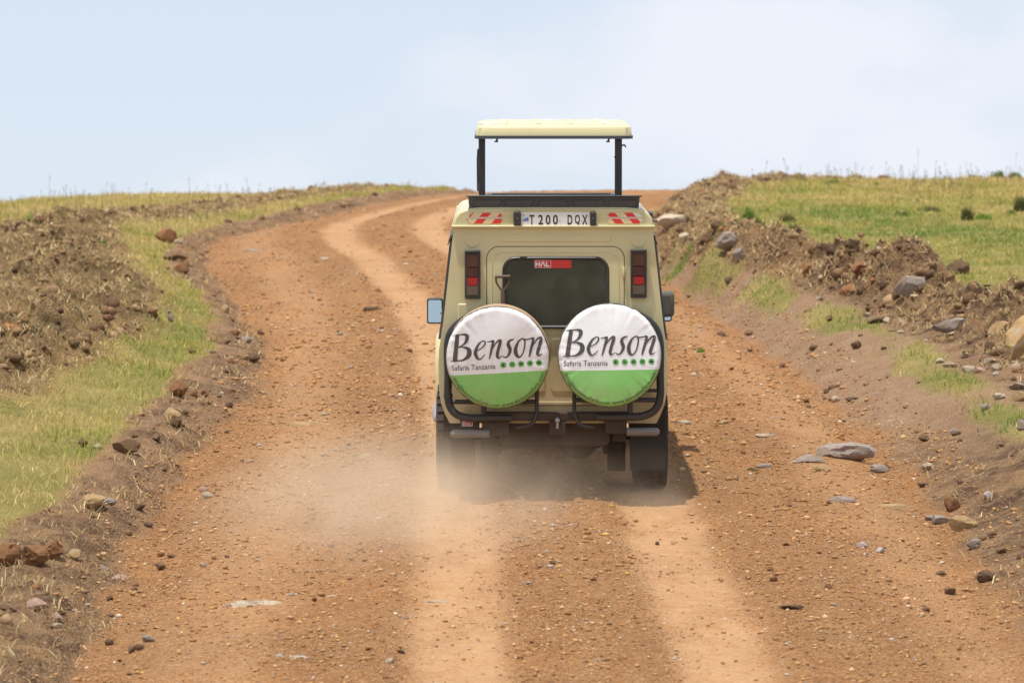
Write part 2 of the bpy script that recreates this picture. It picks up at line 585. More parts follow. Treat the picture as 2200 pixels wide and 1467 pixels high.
def rrect(x0, x1, z0, z1, r, n=6):
    pts = []
    rr = r if isinstance(r, (list, tuple)) else [r] * 4      # bl, br, tr, tl
    for (cx, cz, a0, rad) in ((x0 + rr[0], z0 + rr[0], 180, rr[0]), (x1 - rr[1], z0 + rr[1], 270, rr[1]), (x1 - rr[2], z1 - rr[2], 0, rr[2]), (x0 + rr[3], z1 - rr[3], 90, rr[3])):
        for k in range(n + 1):
            a = R(a0 + 90 * k / n)
            pts.append((cx + rad * math.cos(a), cz + rad * math.sin(a)))
    out = []
    for p in pts:
        if not out or (abs(p[0] - out[-1][0]) + abs(p[1] - out[-1][1])) > 1e-5:
            out.append(p)
    if abs(out[0][0] - out[-1][0]) + abs(out[0][1] - out[-1][1]) < 1e-5:
        out.pop()
    return out

def plate_with_holes(mb, outer, holes, y, depth):
    """flat panel in x,z at y (front) with openings and real thickness"""
    bm = bmesh.new()
    def loop(pts):
        vs = [bm.verts.new((p[0], y, p[1])) for p in pts]
        return [bm.edges.new((vs[i], vs[(i + 1) % len(vs)])) for i in range(len(vs))]
    ed = loop(outer)
    for h in holes:
        ed += loop(h)
    bmesh.ops.triangle_fill(bm, use_beauty=True, use_dissolve=False, edges=ed)
    bm.verts.index_update()
    vs = [v.co.copy() for v in bm.verts]
    fs = [tuple(v.index for v in f.verts) for f in bm.faces]
    bnd = [tuple(v.index for v in e.verts) for e in bm.edges if len(e.link_faces) == 1]
    n = len(vs)
    back = [Vector((p.x, p.y + depth, p.z)) for p in vs]
    fs2 = [tuple(i + n for i in f[::-1]) for f in fs]
    sides = [(a, b, b + n, a + n) for a, b in bnd]
    bm.free()
    mb.add(vs + back, fs + fs2 + sides)

GLYPH = {}
def glyph_mesh(s, bold=0.0, align='LEFT', spacing=1.0):
    key = (s, bold, align, spacing)
    if key not in GLYPH:
        cu = bpy.data.curves.new('lettering', 'FONT')
        cu.body = s
        cu.align_x = align
        cu.space_character = spacing
        cu.resolution_u = 3
        cu.offset = bold
        ob = bpy.data.objects.new('lettering', cu)
        COL.objects.link(ob)
        dg = bpy.context.evaluated_depsgraph_get()
        me = bpy.data.meshes.new_from_object(ob.evaluated_get(dg))
        vs = [tuple(v.co) for v in me.vertices]
        fs = [tuple(p.vertices) for p in me.polygons]
        bpy.data.objects.remove(ob)
        bpy.data.meshes.remove(me)
        bpy.data.curves.remove(cu)
        GLYPH[key] = (vs, fs)
    return GLYPH[key]

def text_to(mb, s, x0, x1, z0, z1, y, bold=0.0):
    """fit the word into the rectangle on the plane y"""
    vs, fs = glyph_mesh(s, bold)
    xs = [p[0] for p in vs]; zs = [p[1] for p in vs]
    ax, bx, az, bz = min(xs), max(xs), min(zs), max(zs)
    f = y if callable(y) else (lambda a, b: y)
    out = []
    for p in vs:
        X = x0 + (p[0] - ax) / (bx - ax) * (x1 - x0)
        Z = z0 + (p[1] - az) / (bz - az) * (z1 - z0)
        out.append((X, f(X, Z), Z))
    mb.add(out, fs)

# ------------------------------------------------------------------ numpy noise
_perm = np.random.default_rng(5).permutation(512).astype(np.int64)
_ga = np.random.default_rng(6).uniform(0, 2 * math.pi, 512)
_gx, _gy = np.cos(_ga), np.sin(_ga)

def gnoise(x, y, seed=0):
    x = np.asarray(x, float) + seed * 17.31
    y = np.asarray(y, float) + seed * 9.77
    xi, yi = np.floor(x).astype(np.int64), np.floor(y).astype(np.int64)
    xf, yf = x - xi, y - yi
    u, v = xf ** 3 * (xf * (xf * 6 - 15) + 10), yf ** 3 * (yf * (yf * 6 - 15) + 10)
    def g(a, b, dx, dy):
        h = _perm[(_perm[a & 511] + b) & 511]
        return _gx[h] * dx + _gy[h] * dy
    n00, n10 = g(xi, yi, xf, yf), g(xi + 1, yi, xf - 1, yf)
    n01, n11 = g(xi, yi + 1, xf, yf - 1), g(xi + 1, yi + 1, xf - 1, yf - 1)
    return (n00 * (1 - u) + n10 * u) * (1 - v) + (n01 * (1 - u) + n11 * u) * v * 1.0

def fbm(x, y, oct=4, seed=0, gain=0.5):
    s, a, t = 0, 1.0, 0
    for i in range(oct):
        s = s + a * gnoise(x * 2 ** i, y * 2 ** i, seed + i * 3)
        t += a
        a *= gain
    return s / t * 1.6

def sstep(a, b, x):
    t = np.clip((np.asarray(x, float) - a) / (b - a), 0, 1)
    return t * t * (3 - 2 * t)

_YT = np.arange(-80, 460, 0.25)
def path(pts, sig=1.2):
    v = np.interp(_YT, [p[0] for p in pts], [p[1] for p in pts])
    k = np.exp(-0.5 * (np.arange(-20, 21) * 0.25 / sig) ** 2)
    vp = np.pad(v, 20, mode='edge')
    v = np.convolve(vp, k / k.sum(), 'valid')
    return lambda Y: np.interp(Y, _YT, v)

# plan of the place: X of each line along the road, metres ahead of the camera
grass_left = path([(0, -3.5), (22, -3.5), (27, -3.3), (36, -3.15), (42, -3.1), (46, -3.4), (50.5, -4.2), (56, -4.9), (62.6, -5.1), (67, -4.7), (71, -3.9), (76, -2.9), (80, -2.0), (84, -1.3), (90, 0.5), (110, 30)])
ditch_left = path([(0, -2.3), (22, -2.32), (28, -2.55), (35, -2.5), (39, -2.4), (44, -2.65), (50, -3.5), (56, -4.3), (62.6, -4.7), (67, -4.2), (71, -3.3), (76, -2.35), (80, -1.5), (84, -0.8), (90, 1.2), (110, 31)])
ditch_right = path([(0, 2.9), (24, 2.9), (28, 3.0), (31.3, 3.02), (35, 2.95), (39.6, 2.75), (45.4, 2.35), (52, 2.0), (58, 1.8), (64, 1.9), (70, 2.6), (75, 4.2), (78, 6.2), (80, 9), (82, 14), (90, 40)])
strip_right = path([(0, 4.3), (28, 4.3), (32, 4.0), (38.3, 3.8), (44.2, 3.1), (48, 2.65), (51, 2.3), (56, 2.15), (60, 2.1), (70, 3), (80, 9.6), (90, 41)])
spoil_right = path([(0, 5.7), (30, 5.7), (34, 5.4), (37, 5.05), (41, 4.6), (44, 3.95), (50.5, 2.95), (54.5, 2.6), (62, 2.75), (70, 3.6), (75, 5.4), (78, 7.4), (80, 10), (82, 15), (90, 42)])
spoil_left = path([(0, -5.4), (30, -5.3), (34, -5.0), (38, -4.75), (42, -4.65), (46, -5.0), (50, -5.8), (56, -6.5), (62, -7.0), (67, -6.4), (72, -5.3), (76, -4.2), (80, -3.2), (84, -2.4), (90, -0.8), (110, 28)])
track = path([(0, 0.5), (18, 0.5), (21, 0.45), (25, 0.38), (30, 0.3), (34, 0.26), (40, 0.02), (48, -0.45), (53, -0.95), (56, -1.25), (60, -1.8), (64, -2.1), (67, -2.05), (70, -1.65), (74, -0.7), (77, 0.3), (80, 1.9), (83, 5), (85, 9), (95, 35)], 0.9)
_sl = SLOPE - np.clip((_YT - 72.0) * 0.0056, 0, 0.14)
_bz = np.cumsum(_sl) * 0.25
_bz -= np.interp(0, _YT, _bz)
def base_z(Y):
    return np.interp(Y, _YT, _bz)

def terrain(X, Y, micro=True):
    """height of the ground and its material masks"""
    X = np.asarray(X, float); Y = np.asarray(Y, float)
    gl, dl, dr = grass_left(Y), ditch_left(Y), ditch_right(Y)
    st, sr, sl, tr = strip_right(Y), spoil_right(Y), spoil_left(Y), track(Y)
    wob = 0.30 * fbm(X * 0.9, Y * 0.55, 4, 1)
    X2 = X + wob
    h = base_z(Y)
    far = sstep(55, 75, Y)
    h = h - far * (0.062 * np.clip(-X - 4.0, 0, 14) + 0.03 * np.clip(X - 4, 0, 14))
    h = h - far * 0.20 * np.exp(-((X + 4.4) / 2.3) ** 2)
    road = sstep(-0.15, 0.2, X2 - dl) * (1 - sstep(-0.2, 0.15, X2 - dr))
    mid, half = (dl + dr) / 2, (dr - dl) / 2 + 1e-3
    h = h + road * (0.05 * np.clip(1 - ((X - mid) / half) ** 2, 0, 1) - 0.035)
    h = h - 0.07 * np.exp(-((X2 - dl) / 0.22) ** 2) - 0.06 * np.exp(-((X2 - dr) / 0.25) ** 2)
    # left bank and verge
    tl = dl - X2
    h = h + 0.09 * sstep(0.0, 0.7, tl) + 0.05 * sstep(0.6, 2.5, tl)
    bankl = sstep(0.0, 0.15, tl) * (1 - sstep(-0.12, 0.15, gl - X2))
    # right bank and meadow
    tw = np.clip(st - dr + 0.15, 0.35, 3)
    t2 = (X2 - dr) / tw
    h = h + 0.33 * sstep(0.02, 1.05, t2) + 0.07 * sstep(1, 2.2, t2)
    bankr = sstep(0.0, 0.2, t2) * (1 - sstep(0.85, 1.1, t2))
    # spoil heaps along both sides
    n1 = fbm(X * 0.25 + 3, Y * 0.62, 3, 8)
    wr = 0.50 + 0.10 * fbm(Y * 0.5, X * 0 + 2.0, 2, 30)
    er = np.exp(-(np.abs(X2 - sr) / wr) ** 2.4) * sstep(26, 34, Y)
    el = np.exp(-(np.abs(X2 - sl) / (0.72 + 0.35 * sstep(36, 46, Y) * (1 - sstep(56, 64, Y)))) ** 2.4) * sstep(31, 36, Y)
    lump = fbm(X * 2.1, Y * 2.1, 4, 12, 0.6)
    fade = 1 - 0.72 * sstep(56, 70, Y)
    fader = 1 - 0.66 * sstep(47, 58, Y)
    h = h + er * fader * np.clip(0.38 + 0.38 * n1 + 0.36 * lump, 0.08, 1.0)
    h = h + el * fade * np.clip(0.24 + 0.28 * n1 + 0.38 * lump, 0.03, 0.9)
    # bank clods
    h = h + bankl * 0.05 * fbm(X * 5, Y * 5, 3, 20)
    und = fbm(X * 0.45, Y * 0.45, 3, 41)
    h = h + (1 - road) * 0.05 * und
    # wheel ruts and the loose gravel thrown up beside them
    d1, d2 = X - (tr - 0.72), X - (tr + 0.72)
    w1 = 0.08 * fbm(Y * 0.6, X * 0 + 4.4, 3, 50)
    rut = np.exp(-(np.abs(d1 + w1) / 0.29) ** 5) + np.exp(-(np.abs(d2 - w1) / 0.29) ** 5)
    rag = np.clip(0.95 + 0.55 * fbm(X * 2.3, Y * 0.9, 4, 52), 0.5, 1)
    rut = np.clip(rut, 0, 1) * road
    h = h - 0.026 * rut + 0.018 * road * (np.exp(-((np.abs(d1) - 0.42) / 0.12) ** 2) + np.exp(-((np.abs(d2) - 0.42) / 0.12) ** 2))
    if micro:
        rut = np.clip(rut * rag + 0.42 * road * rag * (np.exp(-(np.abs(X - tr + 2.05 + 2 * w1) / 0.34) ** 3) + np.exp(-(np.abs(X - tr - 2.25 + w1) / 0.30) ** 3)), 0, 1)
        m1 = fbm(X * 7.5, Y * 6.5, 3, 60, 0.65)
        rough = road * (0.014 + 0.012 * np.clip(fbm(X * 0.8, Y * 0.8, 2, 70) + 0.4, 0, 1)) * (1 - 0.6 * rut)
        h = h + rough * m1 + road * (1 - rut) * 0.016 * fbm(X * 2.2, Y * 1.8, 3, 66)
        cl = fbm(X * 4.2, Y * 4.2, 4, 80, 0.7)
        h = h + (0.20 * er + 0.19 * el + 0.035 * bankl + 0.022 * bankr) * np.where(cl > 0, cl, 0.5 * cl)
        h = h + (1 - road) * 0.010 * m1
    ns = fbm(X * 1.7, Y * 1.2, 3, 90)
    soil_r = np.clip(sstep(0.12, 0.42, er + 0.16 * ns), 0, 1)
    soil_l = np.clip(sstep(0.18, 0.55, el + 0.30 * ns), 0, 1)
    gap = sstep(0.95, 1.15, t2) * (X2 < sr)                     # between the grass strip and the heap
    gap = gap * np.clip(sstep(0.33, 0.52, np.abs(X2 - st)) + sstep(50, 54, Y), 0, 1)
    dark_bank = bankr * (1 - sstep(29, 35, Y)) * 0.9
    soil = np.clip(np.maximum.reduce([soil_r, soil_l, bankl * (0.65 + 0.25 * (1 - sstep(25, 30, Y))) * sstep(-0.4, 0.3, ns + 0.2 + 0.4 * (1 - sstep(25, 30, Y))), 0.85 * gap, 0.8 * sstep(1.0, 1.2, t2) * (X2 < sr + 0.3) * (1 - 0.5 * sstep(0, 0.3, ns)), dark_bank]), 0, 1)
    strip = np.exp(-((X2 - st) / (0.22 + 0.1 * ns)) ** 4) * sstep(29, 31, Y) * (1 - sstep(51, 55, Y))
    strip = strip * sstep(-0.25, 0.1, fbm(X * 0.6, Y * 0.45, 3, 95))
    grass = sstep(-0.05, 0.12, gl - X2) * (1 - 0.85 * soil_l)
    grass = np.maximum(grass, strip)
    grass = np.maximum(grass, sstep(0.2, 0.55, X2 - sr) * (1 - 0.8 * soil_r))
    soil = soil * (1 - strip)
    bank = np.clip(np.maximum.reduce([bankr, 0.85 * bankl, sstep(0.8, 1.0, t2)]), 0, 1)
    return h, rut, soil, np.clip(grass, 0, 1), bank, er, el, road

def gz(x, y):
    return float(terrain(np.array([x]), np.array([y]))[0][0])

def on_ground(px, py):
    """point of the ground that the photograph shows at this pixel (used to survey positions)"""
    ys = np.arange(19.0, 95.0, 0.05)
    xs = (px - 1100.0) / F_PX * ys
    zs = CAM_H + (733.5 - py) / F_PX * ys
    hz = terrain(xs, ys)[0]
    hit = np.nonzero(hz >= zs)[0]
    i = hit[0] if len(hit) else int(np.argmax(hz / ys - zs / ys))
    return float(xs[i]), float(ys[i]), float(hz[i])

# ------------------------------------------------------------------ the ground sheet
def grid_lines():
    xs = [0.0]
    while xs[-1] < 400:
        x = xs[-1]
        s = 0.032 if x < 3.6 else (0.045 if x < 7.2 else (0.09 if x < 11 else min(60, 0.09 + (x - 11) * 0.22)))
        xs.append(x + s)
    xs = np.array([-x for x in xs[:0:-1]] + xs)
    ys = [-60.0]
    while ys[-1] < 450:
        y = ys[-1]
        if y < 19.0: s = 1.0 if y < 15 else 0.25
        elif y < 86: s = 0.043 * (y / 21.0)
        else: s = min(20, 0.2 + (y - 86) * 0.12)
        ys.append(y + s)
    return xs, np.array(ys)
gx, gy = grid_lines()
GX, GY = np.meshgrid(gx, gy)
h, rut, soil, grass, bank, er, el, road = terrain(GX, GY)
nx, ny = len(gx), len(gy)
Vg = np.stack([GX.ravel(), GY.ravel(), h.ravel()], 1)
ii = (np.arange(ny - 1)[:, None] * nx + np.arange(nx - 1)[None, :]).ravel()
quads = np.stack([ii, ii + 1, ii + nx + 1, ii + nx], 1)
ground = mesh_np('ground', Vg, quads, M['ground'], smooth=True)
att = ground.data.attributes.new('mask', 'FLOAT_COLOR', 'POINT')
att.data.foreach_set('color', np.stack([rut.ravel(), soil.ravel(), grass.ravel(), bank.ravel()], 1).astype(np.float32).ravel())
tag(ground, 'orange dirt road climbing to a crest between turf verges and spoil heaps', kind='structure')
print('ground quads', len(quads))

# ------------------------------------------------------------------ the safari vehicle
# drawn in its own frame: x right, y forward, z up, origin on the road under the rear panel
PX = 294.0
def X(p): return (p - 1188.0) / PX
def Z(p): return (1074.0 - p) / PX

VX, VY = 0.299, 29.15
PITCH = math.atan(SLOPE)
_g0 = np.mean([terrain(np.array([VX - 0.7, VX + 0.7]), np.array([VY + 0.95] * 2), False)[0].mean() - SLOPE * 0.95, terrain(np.array([VX - 0.7, VX + 0.7]), np.array([VY + 3.9] * 2), False)[0].mean() - SLOPE * 3.9])
car = empty('safari_vehicle', (VX, VY, _g0 + 0.004), (PITCH, 0, 0))
tag(car, 'tan safari four-wheel-drive with raised pop-up roof and two covered spare wheels, driving uphill', 'vehicle')

def arc(c, r, a0, a1, n=6):
    return [(c[0] + r * math.cos(R(a0 + (a1 - a0) * k / n)), c[1] + r * math.sin(R(a0 + (a1 - a0) * k / n))) for k in range(n + 1)]

# --- body side: half width at each height
SIDE = [(0.575, 0.752), (0.64, 0.785), (0.72, 0.815), (0.82, 0.831), (1.02, 0.834), (1.12, 0.829), (1.27, 0.804), (1.33, 0.797), (1.92, 0.731), (1.996, 0.721)]
def half(z):
    return float(np.interp(z, [s[0] for s in SIDE], [s[1] for s in SIDE]))
AXR, AXF, WR = 0.95, 3.93, 0.385
def zbot(y):
    b = 0.575
    for ax in (AXR, AXF):
        d = abs(y - ax)
        if d < 0.47:
            b = max(b, 0.36 + math.sqrt(0.47 ** 2 - d * d) * 1.05)
    return b
WIN = [(0.22, 1.02), (1.12, 1.98), (2.16, 2.98)]
def wid(y):                      # the cabin narrows a little at the front, the nose is lower
    return 1.0
mb = MB()
ylines = sorted(set([round(0.05 * k, 3) for k in range(0, 63)] + [a for w in WIN for a in w]))
for s in (-1, 1):
    for i in range(len(ylines) - 1):
        y0, y1 = ylines[i], ylines[i + 1]
        zl = [z for z, _ in SIDE]
        for j in range(len(zl) - 1):
            a0, a1 = max(zl[j], zbot(y0)), max(zl[j + 1], zbot(y0))
            b0, b1 = max(zl[j], zbot(y1)), max(zl[j + 1], zbot(y1))
            if a1 - a0 < 1e-4 and b1 - b0 < 1e-4:
                continue
            if abs(zl[j] - 1.33) < 1e-3 and any(w[0] - 1e-4 <= y0 and y1 <= w[1] + 1e-4 for w in WIN):
                continue
            q = [(s * half(a0), y0, a0), (s * half(b0), y1, b0), (s * half(b1), y1, b1), (s * half(a1), y0, a1)]
            mb.add(q, [(0, 1, 2, 3) if s > 0 else (3, 2, 1, 0)])
# roof skin with the hatch opening
ROOF = [(0.725, 1.996), (0.728, 2.03), (0.715, 2.075), (0.685, 2.115), (0.63, 2.138), (0.52, 2.148)]
HX, HY0, HY1 = 0.52, 0.24, 1.95
rl = [0.0, HY0, HY1, 2.6, 2.95, 3.1]
for i in range(len(rl) - 1):
    y0, y1 = rl[i], rl[i + 1]
    drop = lambda y: -0.024 * y - 0.08 * max(0, (y - 2.6) / 0.5) ** 2
    prof = [(-x, z) for x, z in ROOF] + [(x, z) for x, z in ROOF[::-1]]
    for k in range(len(prof) - 1):
        if k == len(ROOF) - 1 and i == 1:
            continue
        (xa, za), (xb, zb_) = prof[k], prof[k + 1]
        ka, kb = (za - 1.996) / 0.152, (zb_ - 1.996) / 0.152
        mb.add([(xa, y0, za + ka * drop(y0)), (xb, y0, zb_ + kb * drop(y0)), (xb, y1, zb_ + kb * drop(y1)), (xa, y1, za + ka * drop(y1))], [(0, 1, 2, 3)])
bm_side = mb.build('body_shell', M['paint'], car, smooth=True, recalc=False, angle=25, solid=0.018, merge=True)

# --- nose: windscreen frame, bonnet, wings
mb = MB()
nose = []
for y, zt, hw in ((3.1, 1.30, 0.80), (3.3, 1.24, 0.80), (4.5, 1.17, 0.76), (4.72, 1.10, 0.74), (4.78, 0.95, 0.74), (4.78, 0.55, 0.74)):
    nose.append((y, zt, hw))
for i in range(len(nose) - 1):
    (y0, z0, w0), (y1, z1, w1) = nose[i], nose[i + 1]
    mb.add([(-w0, y0, z0), (w0, y0, z0), (w1, y1, z1), (-w1, y1, z1)], [(0, 1, 2, 3)])
for s in (-1, 1):
    pr = [(3.1, 0.55), (3.46, 0.55)] + arc((AXF, 0.36), 0.48, 155, 25, 8) + [(4.40, 0.55), (4.78, 0.55), (4.78, 0.95), (4.72, 1.10), (4.5, 1.17), (3.3, 1.24), (3.1, 1.30)]
    mb.add([(s * 0.80, y, z) for y, z in pr], [tuple(range(len(pr)))])
mb.build('bonnet', M['paint'], car, smooth=False, solid=0.015)
for s in (-1, 1):
    mb = MB()                       # wide front wing flares
    ring = []
    for a in range(-5, 186, 12):
        ca, sa = math.cos(R(a)), math.sin(R(a))
        ring.append([(s * 0.79, AXF + 0.60 * ca, 0.36 + 0.62 * sa), (s * 0.865, AXF + 0.585 * ca, 0.36 + 0.60 * sa), (s * 0.925, AXF + 0.53 * ca, 0.36 + 0.53 * sa), (s * 0.925, AXF + 0.47 * ca, 0.36 + 0.47 * sa), (s * 0.80, AXF + 0.47 * ca, 0.36 + 0.47 * sa)])
    n = len(ring[0])
    vs = [p for r_ in ring for p in r_]
    fs = [(i * n + k, i * n + k + 1, (i + 1) * n + k + 1, (i + 1) * n + k) for i in range(len(ring) - 1) for k in range(n - 1)]
    mb.add(vs, fs)
    mb.build('wing_flare', M['paint'], car)
    mb = MB()                       # raised edge of the front wing along the bonnet
    mb.tube([(s * 0.80, 3.15, 1.22), (s * 0.83, 3.5, 1.15), (s * 0.83, 4.3, 1.12), (s * 0.76, 4.72, 1.02)], [0.03, 0.05, 0.05, 0.02], 10)
    mb.build('wing_edge', M['paint'], car)
# windscreen
mb = MB()
mb.add([(-0.76, 3.12, 1.30), (0.76, 3.12, 1.30), (0.68, 2.98, 1.98), (-0.68, 2.98, 1.98)], [(0, 1, 2, 3)])
mb.build('windscreen', M['side_glass'], car, solid=0.006)
mb = MB()
for s in (-1, 1):
    mb.tube([(s * 0.79, 3.12, 1.29), (s * 0.71, 2.99, 2.0)], 0.035, 8)
mb.tube([(-0.71, 3.0, 2.0), (0.71, 3.0, 2.0)], 0.035, 8)
mb.build('windscreen_frame', M['paint'], car)

# --- side windows, with frames standing a little proud
for s in (-1, 1):
    for (y0, y1) in WIN:
        f = MB()
        e = 0.014
        def q(y, z, o=0.0): return (s * (half(z) + o), y, z)
        P = [q(y0, 1.33), q(y1, 1.33), q(y1, 1.92), q(y0, 1.92)]
        for (a, b) in ((0, 1), (1, 2), (2, 3), (3, 0)):
            A, B = Vector(P[a]), Vector(P[b])
            f.tube([A + Vector((s * 0.006, 0, 0)), B + Vector((s * 0.006, 0, 0))], e, 8)
        w = f.build('side_window', M['seal'], car)
        g = MB()
        g.add(P, [(0, 1, 2, 3)])
        g.build('pane', M['side_glass'], w, solid=0.005)
    v = MB()                         # smoked rain deflector along the window line
    for (za, zb_) in ((1.30, 1.93),):
        for (y0, y1) in ((0.18, 2.05),):
            for (o0, o1, zz0, zz1) in ((0.004, 0.03, 1.93, 1.86), ):
                v.add([(s * (half(zz0) + o0), y0, zz0), (s * (half(zz0) + o0), y1, zz0), (s * (half(zz1) + o1), y1, zz1), (s * (half(zz1) + o1), y0, zz1)], [(0, 1, 2, 3)])
    v.build('rain_deflector', M['plastic'], car, solid=0.004)
    t_ = MB()                        # vertical trim strip on the rear quarter
    t_.add([(s * (half(z) + o), y, z) for z in (1.18, 1.30, 1.60, 1.90) for (o, y) in ((0.001, 0.10), (0.019, 0.12), (0.019, 0.19), (0.001, 0.21))],
           [(r_ * 4 + k, r_ * 4 + k + 1, r_ * 4 + k + 5, r_ * 4 + k + 4) for r_ in range(3) for k in range(3)])
    t_.build('quarter_trim', M['plastic'], car, smooth=False)
    hb = MB()
    hb.tube([(s * (half(1.2) + 0.005), 2.25, 1.205), (s * (half(1.2) + 0.04), 2.28, 1.205), (s * (half(1.2) + 0.04), 2.42, 1.205), (s * (half(1.2) + 0.005), 2.45, 1.205)], 0.011, 8)
    hb.build('door_handle', M['steel'], car)
    gt = MB()                        # rain gutter
    gt.tube([(s * 0.729, 0.0, 1.995), (s * 0.729, 3.0, 1.99)], 0.012, 8)
    gt.build('gutter', M['paint'], car)

# --- rear panel with door opening
DOOR = rrect(X(1047), X(1339), Z(866), Z(527), [0.02, 0.02, 0.085, 0.085], 8)
hole = inset_poly(DOOR, -0.0055)
zs = [s[0] for s in SIDE]
outer = [(half(z), z) for z in zs] + [(-half(z), z) for z in zs[::-1]]
mb = MB()
plate_with_holes(mb, outer, [hole], -0.004, 0.02)
def emboss(m, out, y, hgt, ins):
    m.prism(out, y, y - hgt, ins)
for cx in (1016, 1370):
    emboss(mb, [(X(cx) + 0.056 * math.cos(2 * math.pi * k / 28), Z(513) + 0.056 * math.sin(2 * math.pi * k / 28)) for k in range(28)], -0.0035, 0.006, 0.007)
emboss(mb, rrect(X(1074), X(1312), Z(517), Z(500), 0.02), -0.0035, 0.006, 0.007)
for (a, b) in ((984, 1031), (1356, 1403)):
    emboss(mb, rrect(X(a), X(b), Z(800), Z(648), 0.012), -0.0035, 0.006, 0.008)
mb.build('rear_panel', M['paint'], car, angle=20)
mb = MB()                            # dark rubber behind the door gap
plate_with_holes(mb, inset_poly(DOOR, -0.02), [inset_poly(DOOR, 0.03)], 0.012, 0.01)
mb.build('door_seal', M['seal'], car)
# roof end: upright face above the ledge
rc = [(x, z) for x, z in ROOF[1:]]
end = [(-0.728, 1.985)] + [(-x, z) for x, z in rc] + [(x, z) for x, z in rc[::-1]] + [(0.728, 1.985)]
mb = MB()
mb.prism(end, 0.02, -0.018, 0.012)
mb.build('roof_end', M['paint'], car, bevel=0.004, angle=50)
mb = MB()
mb.box((0, -0.016, Z(483)), (1.475, 0.045, 0.018))
mb.build('roof_ledge', M['paint'], car, bevel=0.006)

# --- rear door
door_mb = MB()
GLASS = rrect(X(1081), X(1306), Z(700), Z(549), [0.03, 0.03, 0.095, 0.095], 8)
plate_with_holes(door_mb, DOOR, [GLASS], -0.008, 0.022)
fr = rrect(X(1056), X(1330), Z(716), Z(536), [0.03, 0.03, 0.09, 0.09], 8)
fr2 = inset_poly(fr, 0.012)
n = len(fr)
door_mb.add([(x, -0.0075, z) for x, z in fr] + [(x, -0.0125, z) for x, z in inset_poly(fr, 0.006)] + [(x, -0.0075, z) for x, z in fr2],
            [(i, (i + 1) % n, n + (i + 1) % n, n + i) for i in range(n)] + [(n + i, n + (i + 1) % n, 2 * n + (i + 1) % n, 2 * n + i) for i in range(n)])
for (a, b) in ((1062, 1172), (1182, 1330)):
    emboss(door_mb, rrect(X(a), X(b), Z(838), Z(722), 0.03), -0.0075, 0.006, 0.008)
door_mb.prism(rrect(X(1050), X(1336), Z(865), Z(858), 0.004), -0.0075, -0.014, 0.003)
door = door_mb.build('rear_door', M['paint'], car, angle=20)
sm = MB()
n = len(GLASS)
ri = inset_poly(GLASS, 0.020); ro = inset_poly(GLASS, -0.006)
sm.add([(x, -0.009, z) for x, z in ro] + [(x, -0.020, z) for x, z in inset_poly(GLASS, 0.004)] + [(x, -0.014, z) for x, z in inset_poly(GLASS, 0.014)] + [(x, 0.0, z) for x, z in ri],
       [(j * n + i, j * n + (i + 1) % n, (j + 1) * n + (i + 1) % n, (j + 1) * n + i) for j in range(3) for i in range(n)])
sm.build('window_seal', M['seal'], door, angle=60)
gm = MB()
gm.prism(inset_poly(GLASS, 0.012), 0.0, -0.005)
gm.build('rear_glass', M['glass'], door, smooth=False)
hm = MB()
hm.box((X(1338.5), -0.016, Z(581)), (0.020, 0.016, 0.075))
hm.tube([(X(1338.5), -0.024, Z(592)), (X(1338.5), -0.024, Z(570))], 0.007, 8)
hm.build('hinge', M['paint'], door, bevel=0.003)
hm = MB()
hm.box((X(1338.5), -0.016, Z(790)), (0.020, 0.016, 0.075))
hm.tube([(X(1338.5), -0.024, Z(801)), (X(1338.5), -0.024, Z(779))], 0.007, 8)
hm.build('hinge', M['paint'], door, bevel=0.003)
bar = MB()
bar.tube([(X(1150), -0.03, Z(698)), (X(1240), -0.03, Z(698))], 0.009, 10)
bar.build('window_bar', M['black'], door)
# red sticker inside the rear glass
st = MB()
st.box((X(1187.5), -0.0075, Z(563.5)), (X(1227) - X(1148), 0.002, Z(555) - Z(572)))
stk = st.build('window_sticker', M['red'], door, smooth=False)
stk['label'] = 'red sticker with white HAL lettering at top of the rear glass'
def hal(m, x0, x1, z0, z1, y, w):
    """H, A without its bar, L as strokes"""
    W = (x1 - x0)
    def seg(a, b):
        A, B = Vector(a), Vector(b)
        d = (B - A).normalized()
        nrm = Vector((-d.y, d.x)) * w / 2
        m.add([(A.x - nrm.x, y, A.y - nrm.y), (B.x - nrm.x, y, B.y - nrm.y), (B.x + nrm.x, y, B.y + nrm.y), (A.x + nrm.x, y, A.y + nrm.y)], [(0, 1, 2, 3)])
    def p(u, v): return (x0 + W * u, z0 + (z1 - z0) * v)
    seg(p(0.02, 0), p(0.02, 1)); seg(p(0.26, 0), p(0.26, 1))
    x_a, x_b = p(0.02, 0.5)[0] + w / 2, p(0.26, 0.5)[0] - w / 2
    zc = p(0, 0.5)[1]
    m.add([(x_a, y, zc - w / 2), (x_b, y, zc - w / 2), (x_b, y, zc + w / 2), (x_a, y, zc + w / 2)], [(0, 1, 2, 3)])
    seg(p(0.36, 0), p(0.50, 0.96)); seg(p(0.535, 0.96), p(0.68, 0))
    seg(p(0.78, 0), p(0.78, 1))
    xa = p(0.78, 0)[0] + w / 2
    m.add([(xa, y, z0), (p(1, 0)[0], y, z0), (p(1, 0)[0], y, z0 + w), (xa, y, z0 + w)], [(0, 1, 2, 3)])
lt = MB()
hal(lt, X(1151), X(1180), Z(569), Z(558.5), -0.0100, 0.008)
lt.build('lettering', M['white'], stk, smooth=False, recalc=False)
bx = MB()                            # thin white frame round the letters
